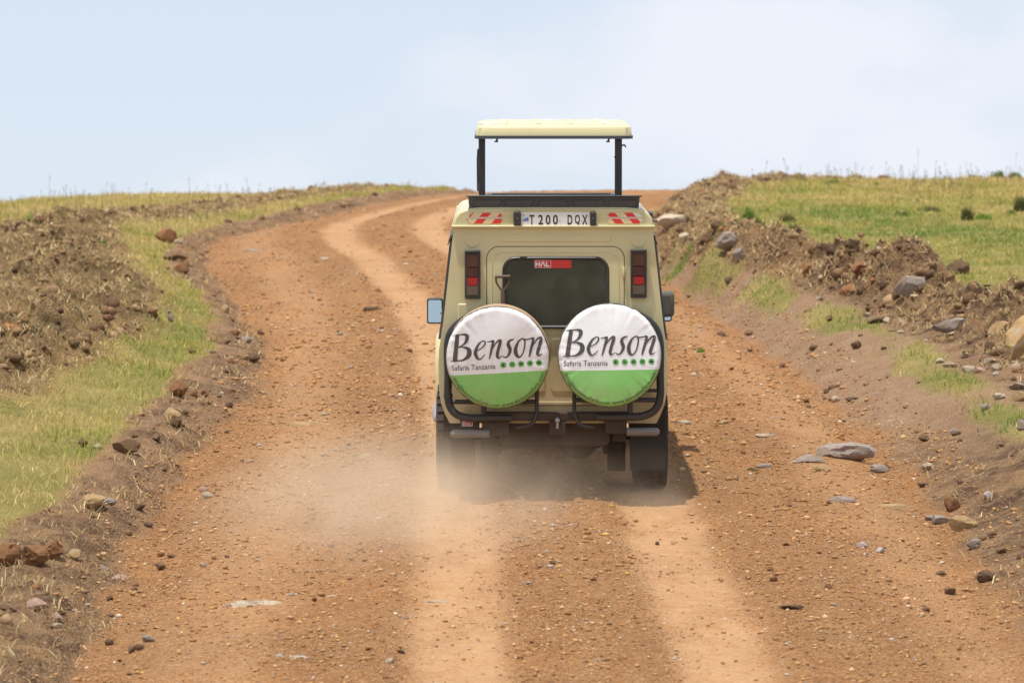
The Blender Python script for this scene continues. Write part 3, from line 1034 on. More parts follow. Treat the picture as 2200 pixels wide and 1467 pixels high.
for (x0, x1, z0, z1) in ((1148.4, 1183.5, 571.6, 571.0), (1148.4, 1183.5, 556.0, 555.4), (1148.4, 1149.0, 571, 556), (1182.9, 1183.5, 571, 556)):
    bx.add([(X(x0), -0.0095, Z(z0)), (X(x1), -0.0095, Z(z0)), (X(x1), -0.0095, Z(z1)), (X(x0), -0.0095, Z(z1))], [(0, 1, 2, 3)])
bx.build('frame_line', M['white'], stk, smooth=False, recalc=False)

# --- number plate and its lamps
pm = MB()
pm.prism(rrect(X(1119), X(1266), Z(483), Z(453), 0.008), -0.0185, -0.024)
plate = pm.build('number_plate', M['plate'], car, smooth=False)
tm = MB()
text_to(tm, 'T', X(1137), X(1147.5), Z(479.3), Z(458.5), -0.0255, 0.02)
text_to(tm, '2', X(1156), X(1166.5), Z(479.3), Z(458.2), -0.0255, 0.02)
text_to(tm, '0', X(1171.8), X(1182.2), Z(479.3), Z(458.2), -0.0255, 0.02)
text_to(tm, '0', X(1187.2), X(1198), Z(479.3), Z(458.2), -0.0255, 0.02)
text_to(tm, 'D', X(1218.5), X(1229), Z(479.3), Z(458.4), -0.0255, 0.02)
text_to(tm, 'Q', X(1234), X(1245), Z(480.2), Z(458.2), -0.0255, 0.02)
text_to(tm, 'X', X(1249.5), X(1261), Z(479.3), Z(458.4), -0.0255, 0.02)
tm.build('lettering', M['ink'], plate, smooth=False, recalc=False)
fm = MB()
fm.add([(X(1121.8), -0.0255, Z(471)), (X(1135.5), -0.0255, Z(463)), (X(1121.8), -0.0255, Z(463))], [(0, 1, 2)])
fl = fm.build('flag', M['flag_blue'], plate, smooth=False, recalc=False)
fm = MB()
fm.add([(X(1124), -0.0255, Z(471)), (X(1135.5), -0.0255, Z(471)), (X(1135.5), -0.0255, Z(464.3))], [(0, 1, 2)])
fm.build('flag', M['flag_violet'], plate, smooth=False, recalc=False)
fm = MB()
fm.add([(X(1121.8), -0.0258, Z(471.3)), (X(1123.8), -0.0258, Z(471.3)), (X(1135.5), -0.0258, Z(464.2)), (X(1135.5), -0.0258, Z(463))], [(0, 1, 2, 3)])
fm.build('flag', M['ink'], plate, smooth=False, recalc=False)
tm = MB()
text_to(tm, 'EAT', X(1121.8), X(1127.5), Z(460.5), Z(457.5), -0.0255)
tm.build('lettering', M['grey_ink'], plate, smooth=False, recalc=False)
for (a, b) in ((1202, 471), (1249, 470.5)):
    bo = MB()
    bo.ball((X(a), -0.026, Z(b)), 0.003, 8, 6)
    bo.build('bolt', M['wood'], plate)
for (a, b) in ((1103, 1120), (1265.5, 1280)):
    lm = MB()
    lm.prism(rrect(X(a), X(b), Z(481), Z(450), [0.012, 0.012, 0.022, 0.022]), -0.017, -0.052, 0.006)
    lp = lm.build('plate_lamp', M['plastic'], car, bevel=0.004)
    sc = MB()
    sc.ball((X((a + b) / 2), -0.053, Z(465.3)), 0.0035, 8, 6)
    sc.build('screw', M['steel'], lp)
for (x0, x1, mt, ch) in ((1003, 1078, 'hazard_l', 0), (1305, 1380, 'hazard_r', 1)):
    hm = MB()
    xa, xb, za, zb_ = X(x0), X(x1), Z(477), Z(454)
    c1, c2 = 0.024, 0.012
    if ch == 0:
        o_ = [(xa + 0.03, za), (xb - c2, za), (xb, za + c2), (xb, zb_ - c2), (xb - c2, zb_), (xa + 0.045, zb_), (xa, za + 0.035)]
    else:
        o_ = [(xa + c2, za), (xb - 0.03, za), (xb, za + 0.035), (xb - 0.02, zb_ - 0.012), (xb - 0.04, zb_), (xa + c2, zb_), (xa, zb_ - c2), (xa, za + c2)]
    hm.prism(o_, -0.0185, -0.0215)
    hm.build('hazard_sticker', M[mt], car, smooth=False)

# --- tail lights
for (x0, x1, z0, z1) in ((999, 1033, 638, 534), (1353, 1388, 636, 532)):
    hm = MB()
    hm.prism(rrect(X(x0), X(x1), Z(z0), Z(z1), 0.008, 3), -0.005, -0.045, 0.003)
    hm.prism(rrect(X(x0) + 0.002, X(x1) - 0.002, Z(z1 + 4.5), Z(z1 + 0.3), 0.004, 2), -0.044, -0.056, 0.002)
    tl = hm.build('tail_light', M['plastic'], car, bevel=0.003)
    hgt = z0 - z1
    for (f0, f1, mt, nm) in ((0.08, 0.34, 'amber', 'indicator_lens'), (0.345, 0.545, 'dred', 'brake_lens'), (0.55, 0.72, 'lens', 'reflector'), (0.725, 0.92, 'clear', 'reverse_lens')):
        lm = MB()
        ins = 6.0 if nm == 'reflector' else 4.6
        lm.prism(rrect(X(x0 + ins), X(x1 - ins), Z(z1 + hgt * f1), Z(z1 + hgt * f0), 0.003, 2), -0.045, -0.052, 0.003)
        lm.build(nm, M[mt], tl)

# --- roof rack tray round the hatch
mb = MB()
zt, zb_ = Z(418.5), Z(447)
xt, xb = (X(1378) - X(1001)) / 2, (X(1371) - X(1010)) / 2
cx = (X(1378) + X(1001)) / 2
y0, y1 = -0.02, 1.25
ring_b = [(cx - xb, y0 + 0.03, zb_), (cx + xb, y0 + 0.03, zb_), (cx + xb, y1, zb_), (cx - xb, y1, zb_)]
ring_t = [(cx - xb - 0.008, y0, zt - 0.008), (cx + xb + 0.008, y0, zt - 0.008), (cx + xb + 0.008, y1 + 0.03, 2.155), (cx - xb - 0.008, y1 + 0.03, 2.155)]
ring_f = [(cx - xt, y0 - 0.022, zt - 0.002), (cx + xt, y0 - 0.022, zt - 0.002), (cx + xt - 0.03, y1 + 0.05, 2.158), (cx - xt + 0.03, y1 + 0.05, 2.158)]
ring_f2 = [(p[0], p[1], p[2] + 0.008) for p in ring_f]
ring_i = [(cx - xb + 0.05, y0 + 0.07, zt + 0.004), (cx + xb - 0.05, y0 + 0.07, zt + 0.004), (cx + xb - 0.05, y1 - 0.04, 2.166), (cx - xb + 0.05, y1 - 0.04, 2.166)]
ring_ib = [(p[0], p[1], zb_) for p in ring_i]
allr = ring_b + ring_t + ring_f + ring_f2 + ring_i + ring_ib
mb.add(allr, [(j * 4 + k, j * 4 + (k + 1) % 4, (j + 1) * 4 + (k + 1) % 4, (j + 1) * 4 + k) for j in range(5) for k in range(4)])
rack = mb.build('roof_tray', M['rack'], car, bevel=0.004, angle=30)
mb = MB()                            # pressed panels along the back of the tray
sl_y = lambda z: y0 + 0.03 - (z - zb_) / (zt - 0.008 - zb_) * 0.03
for (a, b, c_, d) in ((1018, 1072, 1083, 1018), (1090, 1140, 1150, 1080), (1150, 1226, 1216, 1160), (1236, 1292, 1300, 1226), (1302, 1366, 1366, 1310)):
    zl_, zh_ = Z(442), Z(426)
    pts = [(X(a), zl_), (X(b), zl_), (X(c_), zh_), (X(d), zh_)]
    ins = inset_poly(pts, 0.006)
    mb.add([(x, sl_y(z) + 0.001, z) for x, z in pts] + [(x, sl_y(z) - 0.008, z) for x, z in ins], [(0, 1, 5, 4), (1, 2, 6, 5), (2, 3, 7, 6), (3, 0, 4, 7), (4, 5, 6, 7)])
mb.build('pressed_panel', M['rack'], rack, smooth=False)
mb = MB()                            # bright wear line on the lower lip
mb.box((X(1120), y0 + 0.022, Z(444.5)), (0.16, 0.006, 0.004))
mb.build('scratched_lip', M['steel'], rack)
mb = MB()                            # raised hatch coaming further forward
for (xa, ya, xb_, yb) in ((-0.47, 0.35, -0.47, 1.78), (0.47, 0.35, 0.47, 1.78), (-0.47, 1.78, 0.47, 1.78)):
    dz = -0.012
    mb.tube([(xa, ya, 2.145), (xb_, yb, 2.147)], 0.02, 8)
mb.build('hatch_coaming', M['black'], car)
# seam of bolts under the tray
mb = MB()
for k in range(40):
    mb.box((X(1082 + k * 4.9), -0.021, Z(447.6 + random.uniform(-0.3, 0.5))), (0.008, 0.012, 0.006))
mb.build('sealant_bead', M['paint'], car, smooth=False)

# --- pop-up roof on four posts
py0, py1 = 0.10, 1.42
def popx(z): return float(np.interp(z, [Z(291), Z(274), Z(268), Z(265)], [0.566, 0.560, 0.548, 0.50]))
mb = MB()
pz = [Z(292), Z(274), Z(270.5), Z(267.5)]
px_ = [0.568, 0.563, 0.552, 0.50]
pyi = [0.0, 0.004, 0.018, 0.07]
rings = []
for z, x, yi in zip(pz, px_, pyi):
    pts = rrect(-x, x, py0 + yi, py1 - yi, 0.07, 5)
    rings.append([(cx + a, b, z) for a, b in pts])
n = len(rings[0])
mb.add([p for r_ in rings for p in r_], [(j * n + k, j * n + (k + 1) % n, (j + 1) * n + (k + 1) % n, (j + 1) * n + k) for j in range(3) for k in range(n)] + [tuple(range(3 * n, 4 * n))])
mb.add([(p[0], p[1], p[2] + 0.004) for p in rings[0]], [tuple(range(n))[::-1]])
pop = mb.build('pop_up_roof', M['paint'], car, angle=50)
mb = MB()                            # ribs and dried droppings on top
for xx in (-0.36, -0.12, 0.12, 0.36):
    mb.box((cx + xx, (py0 + py1) / 2, Z(266.5)), (0.05, 1.0, 0.010))
mb.build('roof_rib', M['paint'], pop, bevel=0.005)
for (a, yy, w) in ((1032, 0.35, 0.03), (1050, 0.3, 0.06), (1068, 0.55, 0.03), (1300, 0.4, 0.06), (1180, 1.1, 0.05), (1290, 1.2, 0.04)):
    mb = MB()
    mb.ball((X(a), yy, Z(267)), w, 8, 5, (1, 1.2, 0.16))
    mb.build('white_spatter', M['white'], pop)
mb = MB()
rr_o = rrect(-0.577, 0.577, py0 - 0.008, py1 + 0.008, 0.075, 5)
rr_i = rrect(-0.53, 0.53, py0 + 0.04, py1 - 0.04, 0.05, 5)
n = len(rr_o)
vs = [(cx + a, b, Z(291.5)) for a, b in rr_o] + [(cx + a, b, Z(298)) for a, b in rr_o] + [(cx + a, b, Z(298)) for a, b in rr_i] + [(cx + a, b, Z(291.5)) for a, b in rr_i]
mb.add(vs, [(j * n + k, j * n + (k + 1) % n, ((j + 1) % 4) * n + (k + 1) % n, ((j + 1) % 4) * n + k) for j in range(4) for k in range(n)])
mb.build('roof_rim', M['rack'], pop, angle=40)
for (xa, ya, w) in ((X(1036), 0.17, 0.046), (X(1328), 0.17, 0.052), (X(1032), 1.34, 0.044), (X(1337), 1.34, 0.046)):
    mb = MB()
    mb.box((xa, ya, (Z(300) + Z(424)) / 2), (w, w, Z(300) - Z(424) + 0.02))
    po = mb.build('roof_post', M['black'], car, bevel=0.006)
    if ya < 1:
        hk = MB()
        hk.box((xa + (0.035 if xa < 0 else -0.035), ya, Z(420)), (0.05, 0.05, 0.012))
        hk.build('post_foot', M['black'], po)
mb = MB()
mb.tube([(X(1027.5), 0.26, Z(322)), (X(1026), 0.3, Z(345)), (X(1026.5), 0.3, Z(412))], 0.007, 8)
mb.build('gas_strut', M['plastic'], car)
mb = MB()
mb.tube([(X(1029), 0.30, Z(395)), (X(1028), 0.30, Z(416))], 0.004, 8)
mb.build('strut_rod', M['steel'], car)
for a in (1067, 1306):
    mb = MB()
    mb.tube([(X(a + 2), 0.14, Z(297)), (X(a), 0.14, Z(303))], 0.007, 8)
    mb.lathe([(0.006, 0.0), (0.016, -0.008), (0.014, -0.012), (0.0, -0.012)], (X(a - 0.5), 0.14, Z(302)), 'Z', 12, False)
    mb.build('hook', M['plastic'], pop)
mb = MB()
mb.tube([(X(1335), 0.17, Z(313)), (X(1341), 0.17, Z(311.5)), (X(1343), 0.17, Z(314)), (X(1343), 0.17, Z(317))], 0.006, 8)
mb.build('latch', M['plastic'], car)
mb = MB()
mb.tube([(X(1321), 0.14, Z(337)), (X(1319), 0.14, Z(338))], 0.007, 8)
mb.build('latch', M['plastic'], car)

# --- mirrors
for (x0, x1, sgn, z0, z1) in ((-0.985, -0.855, -1, 1.047, 1.254), (0.88, 0.99, 1, 1.065, 1.27)):
    yy = 3.12
    mb = MB()
    o_ = rrect(x0, x1, z0, z1, 0.022, 5)
    mb.prism(o_, yy + 0.07, yy, 0.0)
    mm = mb.build('side_mirror', M['plastic'], car, bevel=0.010, segs=3)
    g = MB()
    gi = rrect(x0 + 0.011, x1 - 0.011, z0 + 0.014, z1 - 0.014, 0.014, 5)
    xm, zm = (x0 + x1) / 2, (z0 + z1) / 2
    g.add([(x, yy - 0.016 + 0.085 * (z - zm) + sgn * 0.05 * (x - xm), z) for x, z in gi], [tuple(range(len(gi)))])
    g.build('mirror_glass', M['mirror'], mm, smooth=False, recalc=False)
    a = MB()
    xi = x1 if sgn < 0 else x0
    a.tube([(xi - sgn * -0.005, yy + 0.03, z0 + 0.05), (sgn * 0.80, yy - 0.05, z0 + 0.03)], 0.013, 8)
    a.build('mirror_arm', M['plastic'], mm)
    a = MB()
    a.tube([(xi - sgn * -0.005, yy + 0.03, z1 - 0.05), (sgn * 0.79, yy - 0.05, z1 - 0.02)], 0.010, 8)
    a.build('mirror_arm', M['plastic'], mm)

# --- snorkel on the right windscreen pillar
mb = MB()
mb.tube([(0.80, 3.55, 1.12), (0.81, 3.35, 1.22), (0.80, 3.15, 1.36), (0.785, 3.08, 1.75), (0.79, 3.08, 1.83)], [0.04, 0.04, 0.036, 0.036, 0.036], 12)
mb.prism(rrect(0.765, 0.835, 1.82, 1.955, 0.02), 3.16, 3.0, 0.008)
mb.prism(rrect(0.83, 0.87, 1.87, 1.885, 0.004), 3.12, 3.04, 0.002)
mb.build('snorkel', M['plastic'], car, bevel=0.004)

# --- spare wheel carriers
def smooth_path(pts, n=8):
    out = []
    P = [Vector(p) for p in pts]
    for i in range(len(P) - 1):
        p0, p1, p2, p3 = P[max(i - 1, 0)], P[i], P[i + 1], P[min(i + 2, len(P) - 1)]
        for k in range(n):
            t = k / n
            out.append(0.5 * ((2 * p1) + (-p0 + p2) * t + (2 * p0 - 5 * p1 + 4 * p2 - p3) * t * t + (-p0 + 3 * p1 - 3 * p2 + p3) * t ** 3))
    out.append(P[-1])
    return out
yc = -0.10
mb = MB()
mb.tube(smooth_path([(X(1030), yc, Z(664)), (X(985), yc, Z(690)), (X(964), yc, Z(725)), (X(964), yc, Z(800)), (X(964), yc, Z(850)), (X(976), yc, Z(878)), (X(1004), yc, Z(890)), (X(1050), yc, Z(890)), (X(1100), yc, Z(890))]), 0.029, 12)
mb.tube([(X(968), yc, Z(856)), (X(1150), yc, Z(856))], 0.017, 10)
mb.tube(smooth_path([(X(1153), yc, Z(740)), (X(1153), yc, Z(860)), (X(1151), yc - 0.01, Z(885)), (X(1140), yc - 0.02, Z(904)), (X(1110), yc - 0.02, Z(912))]), 0.015, 10)
mb.tube([(X(964), yc, Z(838)), (X(964), yc, Z(848))], 0.034, 12)
mb.tube([(X(1040), yc, Z(880)), (X(1040), yc, Z(760)), (X(1150), yc, Z(760))], 0.02, 8)
mb.build('spare_carrier', M['black'], car)
mb = MB()
mb.tube(smooth_path([(X(1345), yc, Z(660)), (X(1392), yc, Z(684)), (X(1414), yc, Z(720)), (X(1416), yc, Z(800)), (X(1416), yc, Z(845)), (X(1406), yc, Z(872)), (X(1380), yc, Z(886)), (X(1335), yc, Z(888)), (X(1280), yc, Z(888))]), 0.029, 12)
mb.tube([(X(1412), yc, Z(852)), (X(1230), yc, Z(852))], 0.017, 10)
mb.tube([(X(1412), yc, Z(832)), (X(1330), yc, Z(832))], 0.013, 10)
mb.tube(smooth_path([(X(1233), yc, Z(740)), (X(1233), yc, Z(860)), (X(1235), yc - 0.01, Z(885)), (X(1246), yc - 0.02, Z(904)), (X(1275), yc - 0.02, Z(911))]), 0.015, 10)
mb.tube([(X(1352), yc, Z(880)), (X(1352), yc, Z(760)), (X(1240), yc, Z(760))], 0.02, 8)
mb.build('spare_carrier', M['black'], car)

# --- spare wheels in printed covers
RC = 0.372
def dome(x, z, ph=0.0):
    """face of the stuffed vinyl cover: domed, creased, gathered towards the rim"""
    r = min(1.02, math.hypot(x, z) / RC)
    th = math.atan2(z, x)
    d = 0.020 * r ** 2.2 + (0.030 * ((r - 0.93) / 0.07) ** 2 if r > 0.93 else 0.0)
    g = r ** 5
    d += g * 0.0030 * (math.sin(19 * th + ph + 2.1 * math.sin(2 * th + ph)) + 0.8 * math.sin(37 * th + 2 * ph + 3 * math.sin(th)) + 0.6 * math.sin(53 * th)) * (0.6 + 0.4 * math.sin(3 * th + ph))
    fold = math.sin(6.5 * (0.75 * x - 0.5 * z) / RC + ph) * math.cos(2.2 * (0.5 * x + 0.8 * z) / RC + ph)
    d += 0.0055 * fold * (0.35 + 0.65 * min(1, max(0, z / RC + 0.55)))
    return d
STROKES = [
 [(195, 372, 8), (235, 368, 14), (262, 372, 18)], [(252, 378, 40), (235, 480, 44), (215, 600, 46), (205, 672, 48)],
 [(255, 368, 10), (320, 362, 16), (365, 375, 34), (372, 400, 40), (355, 450, 30), (310, 495, 14), (245, 520, 9)],
 [(245, 520, 9), (320, 520, 16), (375, 545, 40), (388, 590, 50), (365, 640, 42), (310, 676, 20), (250, 686, 13), (155, 688, 9)],
 [(475, 575, 9), (540, 545, 11), (585, 495, 15), (585, 462, 15), (560, 455, 11), (510, 490, 20), (470, 560, 32), (462, 610, 38), (480, 658, 28), (510, 680, 15), (545, 655, 11), (578, 620, 7)],
 [(615, 470, 7), (660, 465, 14), (690, 465, 26), (672, 530, 25), (650, 610, 21), (628, 680, 11)],
 [(655, 600, 7), (690, 530, 11), (740, 470, 17), (775, 458, 28), (770, 500, 34), (745, 570, 32), (728, 640, 32), (735, 670, 24), (755, 672, 12), (785, 648, 7)],
 [(935, 455, 15), (915, 458, 17), (880, 480, 26), (872, 520, 36), (890, 570, 36), (880, 620, 28), (850, 663, 17), (825, 672, 13), (797, 655, 9)],
 [(1045, 455, 13), (1000, 485, 19), (962, 560, 34), (957, 620, 42), (975, 668, 30), (1010, 675, 15), (1050, 620, 13), (1072, 540, 15), (1075, 480, 15), (1050, 450, 13)],
 [(1050, 450, 11), (1090, 468, 13), (1130, 462, 13)],
 [(1130, 465, 9), (1180, 460, 24), (1165, 530, 28), (1140, 610, 26), (1120, 678, 15)],
 [(1150, 590, 7), (1190, 520, 13), (1240, 465, 19), (1278, 462, 28), (1268, 510, 34), (1240, 590, 34), (1222, 645, 34), (1232, 673, 20), (1255, 672, 11), (1278, 655, 7)]]
CELL = 3.0                           # raster of the hand-drawn letters, in drawing units
gw, gh = int(1300 / CELL), int(760 / CELL)
mask = np.zeros((gh, gw), bool)
yy_, xx_ = np.mgrid[0:gh, 0:gw]
for s_ in STROKES:
    sp = smooth_path([(a, b, w) for a, b, w in s_], 10)
    for a, b in zip(sp[:-1], sp[1:]):
        for t in (0.0, 0.33, 0.66):
            p = a.lerp(b, t)
            rad = max(4.2, p.z / 2 * 1.12 + 0.8)
            x0_, x1_ = int((p.x - rad) / CELL) - 1, int((p.x + rad) / CELL) + 2
            y0_, y1_ = int((p.y - rad) / CELL) - 1, int((p.y + rad) / CELL) + 2
            sub = ((xx_[y0_:y1_, x0_:x1_] + 0.5) * CELL - p.x) ** 2 + ((yy_[y0_:y1_, x0_:x1_] + 0.5) * CELL - p.y) ** 2 < rad * rad
            mask[y0_:y1_, x0_:x1_] |= sub
letter_quads = []
for j in range(gh):
    i = 0
    while i < gw:
        if mask[j, i]:
            k = i
            while k < gw and mask[j, k] and k - i < 14:
                k += 1
            letter_quads.append((i * CELL, k * CELL, j * CELL, (j + 1) * CELL))
            i = k
        else:
            i += 1

def animal(kind):
    """small dark silhouettes printed inside the green dots (unit square, x right, z up)"""
    if kind == 0: return [[(-.4, -.1), (-.1, -.5), (.15, -.45), (.1, -.1), (.5, .2), (.35, .35), (-.1, .4), (-.45, .3)]]
    if kind == 1: return [[(-.55, .25), (-.3, .3), (.4, .05), (.55, -.3), (.45, -.4), (.3, -.15), (-.05, -.1), (-.15, -.4), (-.3, -.4), (-.25, 0)]]
    if kind == 2: return [[(-.5, -.4), (-.5, .1), (-.2, .35), (.3, .3), (.5, .1), (.5, -.4), (.3, -.4), (.25, -.1), (-.1, -.1), (-.2, -.4)]]
    if kind == 3: return [[(-.6, .2), (.45, .25), (.6, .05), (.4, -.05), (.35, -.4), (.22, -.4), (.15, -.05), (-.2, -.05), (-.25, -.4), (-.38, -.4), (-.4, .05)]]
    return [[(-.6, -.2), (-.6, .05), (-.4, .15), (-.2, .35), (.35, .35), (.55, .1), (.6, -.2), (.4, -.3), (-.4, -.3)]]

def spare(cxp, czp, rot, label):
    c = (X(cxp) * 0.985 + 0.000, -0.335, Z(czp))
    o = MB()                           # the tyre inside
    prof = [(0.20, -0.09), (0.30, -0.105), (0.345, -0.085), (0.355, 0.0), (0.345, 0.085), (0.30, 0.105), (0.20, 0.09)]
    o.lathe([(r_, d + 0.155) for r_, d in prof], (0, 0, 0), 'Y', 36)
    w = o.build('spare_wheel', M['rubber'], car)
    w.location = c
    w.rotation_euler = rot
    w['label'] = label
    # cover: face, gathered rim, side band
    cv = MB()
    nr, na = 22, 150
    rs = [0.0] + [RC * ((k + 1) / nr) ** 0.75 for k in range(nr)]
    prng = random.Random(int(cxp))
    pk = [prng.uniform(-1, 1) for _ in range(na)]
    ph = cxp * 0.037
    vs, fs = [(0, 0.0, 0)], []
    for ri_, r_ in enumerate(rs[1:]):
        for a in range(na):
            th = 2 * math.pi * a / na
            u = r_ / RC
            rr = r_ * (1 + (0.006 * pk[a] * (1 if ri_ == nr - 1 else 0)))
            vs.append((rr * math.cos(th), dome(r_ * math.cos(th), r_ * math.sin(th), ph) + (0.002 * pk[a] if u > 0.9 else 0), rr * math.sin(th)))
    for a in range(na):
        fs.append((0, 1 + a, 1 + (a + 1) % na))
    for ri_ in range(nr - 1):
        for a in range(na):
            p, q = 1 + ri_ * na + a, 1 + ri_ * na + (a + 1) % na
            fs.append((p, p + na, q + na, q))
    cv.add(vs, fs)
    cover = cv.build('wheel_cover', M['cover'], w, angle=70)
    bd = MB()
    prof = [(RC * 0.995, 0.048), (RC * 1.004, 0.060), (RC * 1.004, 0.16), (RC * 0.985, 0.215), (RC * 0.80, 0.235)]
    bd.lathe(prof, (0, 0, 0), 'Y', 60, False)
    bd.build('cover_band', M['band'], w)
    pip = MB()
    pts = [(RC * 1.0 * math.cos(2 * math.pi * k / 72), 0.047, RC * 1.0 * math.sin(2 * math.pi * k / 72)) for k in range(73)]
    pip.tube(pts, 0.0035, 6, False)
    pip.build('piping', M['grey_ink'], w)
    def yf(x, z):
        return dome(x, z, ph) - 0.0028
    le = MB()
    for (x0, x1, zt_, zb2) in letter_quads:
        xa, xb2 = (x0 - 725) / 635 * RC, (x1 - 725) / 635 * RC
        za, zb3 = (680 - zb2) / 635 * RC, (680 - zt_) / 635 * RC
        le.add([(xa, yf(xa, za), za), (xb2, yf(xb2, za), za), (xb2, yf(xb2, zb3), zb3), (xa, yf(xa, zb3), zb3)], [(0, 1, 2, 3)])
    le.build('lettering', M['grey_ink'], w, smooth=False, recalc=False)
    sm_ = MB()
    text_to(sm_, 'Safaris Tanzania', -0.895 * RC, -0.045 * RC, -0.20 * RC, -0.095 * RC, yf)
    sm_.build('lettering', M['ink'], w, smooth=False, recalc=False)
    arc_t = MB()
    line = 'info@bensonsafaris.com www.bensonsafaris.com'
    adv = []
    for ch in line:
        if ch == ' ':
            adv.append(0.42)
        else:
            gv, _ = glyph_mesh(ch)
            adv.append(max(p[0] for p in gv) - min(0, min(p[0] for p in gv)) + 0.07)
    tot = sum(adv)
    a0, a1 = R(201.5), R(339.0)
    sc = RC * 0.925 * (a1 - a0) / tot
    run = 0.0
    for ch, ad_ in zip(line, adv):
        if ch != ' ':
            gv, gf = glyph_mesh(ch)
            th = a0 + (a1 - a0) * (run + ad_ / 2) / tot
            tx, tz = -math.sin(th), math.cos(th)
            nx_, nz_ = -math.cos(th), -math.sin(th)
            ox, oz = RC * 0.955 * math.cos(th), RC * 0.955 * math.sin(th)
            out = []
            for p in gv:
                u, v_ = (p[0] - ad_ / 2) * sc, p[1] * sc * 1.05
                x, z = ox + tx * u + nx_ * v_, oz + tz * u + nz_ * v_
                out.append((x, yf(x, z) - 0.001, z))
            arc_t.add(out, gf)
        run += ad_
    arc_t.build('lettering', M['grey_ink'], w, smooth=False, recalc=False)
    for k, ux in enumerate((0.11, 0.283, 0.454, 0.625, 0.80)):
        d = MB()
        xc, zc, rd = ux * RC, -0.134 * RC, 0.058 * RC
        d.add([(xc + rd * math.cos(2 * math.pi * i / 20), yf(xc, zc) + 0.0005, zc + rd * math.sin(2 * math.pi * i / 20)) for i in range(20)], [tuple(range(20))])
        dot = d.build('emblem_dot', M['dot'], w, smooth=False, recalc=False)
        s2 = MB()
        for poly in animal(k):
            s2.add([(xc + p[0] * rd, yf(xc, zc) - 0.0007, zc + p[1] * rd) for p in poly[::-1]], [tuple(range(len(poly)))])
        s2.build('animal_mark', M['ink'], w, smooth=False, recalc=False)
    return w
spare(1067, 757, (R(4.2), R(-3.4), R(-2.5)), 'left spare wheel in white and green lettered cover')
spare(1309, 750, (R(-4.5), R(-0.8), R(0.8)), 'right spare wheel in white and green lettered cover')

# --- bumper, tow beam, underside
mb = MB()
mb.box((X(1193), -0.06, Z(888)), (X(1346) - X(1040), 0.10, 0.06))
mb.box((X(1065), -0.05, Z(912)), (0.20, 0.06, 0.12))
mb.box((X(1322), -0.05, Z(905)), (0.16, 0.06, 0.14))
mb.box((X(1197), -0.08, Z(912)), (0.12, 0.06, 0.10))
mb.box((X(1010), -0.03, Z(905)), (0.14, 0.03, 0.085))
mb.build('tow_beam', M['under'], car, bevel=0.008)
mb = MB()
mb.ball((X(1197), -0.13, Z(894)), 0.022, 12, 8)
mb.tube([(X(1197), -0.12, Z(912)), (X(1197), -0.13, Z(898))], 0.012, 8)
mb.build('tow_ball', M['steel'], car)
for (a, b, zz) in ((968, 1052, 925), (1416, 1345, 921)):
    mb = MB()
    xa, xb2 = X(a), X(b)
    s_ = 1 if xb2 > xa else -1
    r_ = 0.031
    path_ = [(xa + s_ * r_ * (1 - math.cos(t)), -0.08, Z(zz)) for t in (0.15, 0.5, 0.9, 1.3, math.pi / 2)] + [(xb2, -0.08, Z(zz))]
    rad = [r_ * math.sin(t) for t in (0.15, 0.5, 0.9, 1.3, math.pi / 2)] + [r_]
    mb.tube(path_, rad, 14)
    mb.build('bumper_tube', M['tube'], car)
sb = MB()
sb.box((X(1004.5), -0.0475, Z(904.5)), (X(1016) - X(993.5), 0.003, 0.036))
stk2 = sb.build('bumper_sticker', M['white'], car, smooth=False)
stk2['label'] = 'small red and white HAL sticker on the bumper'
sb = MB()
sb.box((X(1004.5), -0.0502, Z(904.5)), (X(1015) - X(994.8), 0.0015, 0.026))
sb.build('sticker_field', M['red'], stk2, smooth=False)
sb = MB()
hal(sb, X(996.5), X(1012.5), Z(907), Z(902), -0.0518, 0.0035)
sb.build('lettering', M['white'], stk2, smooth=False, recalc=False)

mb = MB()                              # ladder frame, tank, floor
for s in (-1, 1):
    mb.box((s * 0.46, 2.2, 0.58), (0.09, 4.4, 0.12))
for y in (0.06, 1.5, 2.6, 3.8, 4.5):
    mb.box((0, y, 0.57), (0.9, 0.10, 0.10))
mb.build('chassis', M['under'], car, bevel=0.006)
mb = MB()
mb.box((0, 1.55, 0.66), (1.56, 3.0, 0.03))
mb.build('floor_pan', M['under'], car)
mb = MB()
mb.prism(rrect(X(1072), X(1310), 0.40, 0.60, 0.05), 0.50, 0.04)
mb.build('fuel_tank', M['under'], car, bevel=0.015)
mb = MB()
mb.tube([(-0.62, AXR, 0.395), (0.62, AXR, 0.395)], 0.045, 14)
mb.lathe([(0.0, -0.16), (0.07, -0.15), (0.125, -0.10), (0.155, 0.0), (0.14, 0.09), (0.08, 0.17), (0.0, 0.18)], (X(1246), AXR - 0.03, 0.36), 'Y', 24, False)
mb.tube([(X(1160), AXR, 0.395), (X(1246), AXR, 0.375), (X(1310), AXR, 0.395)], [0.06, 0.14, 0.06], 14)
mb.build('rear_axle', M['under'], car)
mb = MB()
mb.tube([(-0.66, AXF, 0.385), (0.66, AXF, 0.385)], 0.045, 14)
mb.ball((0.18, AXF, 0.385), 0.15, 14, 8)
mb.build('front_axle', M['under'], car)
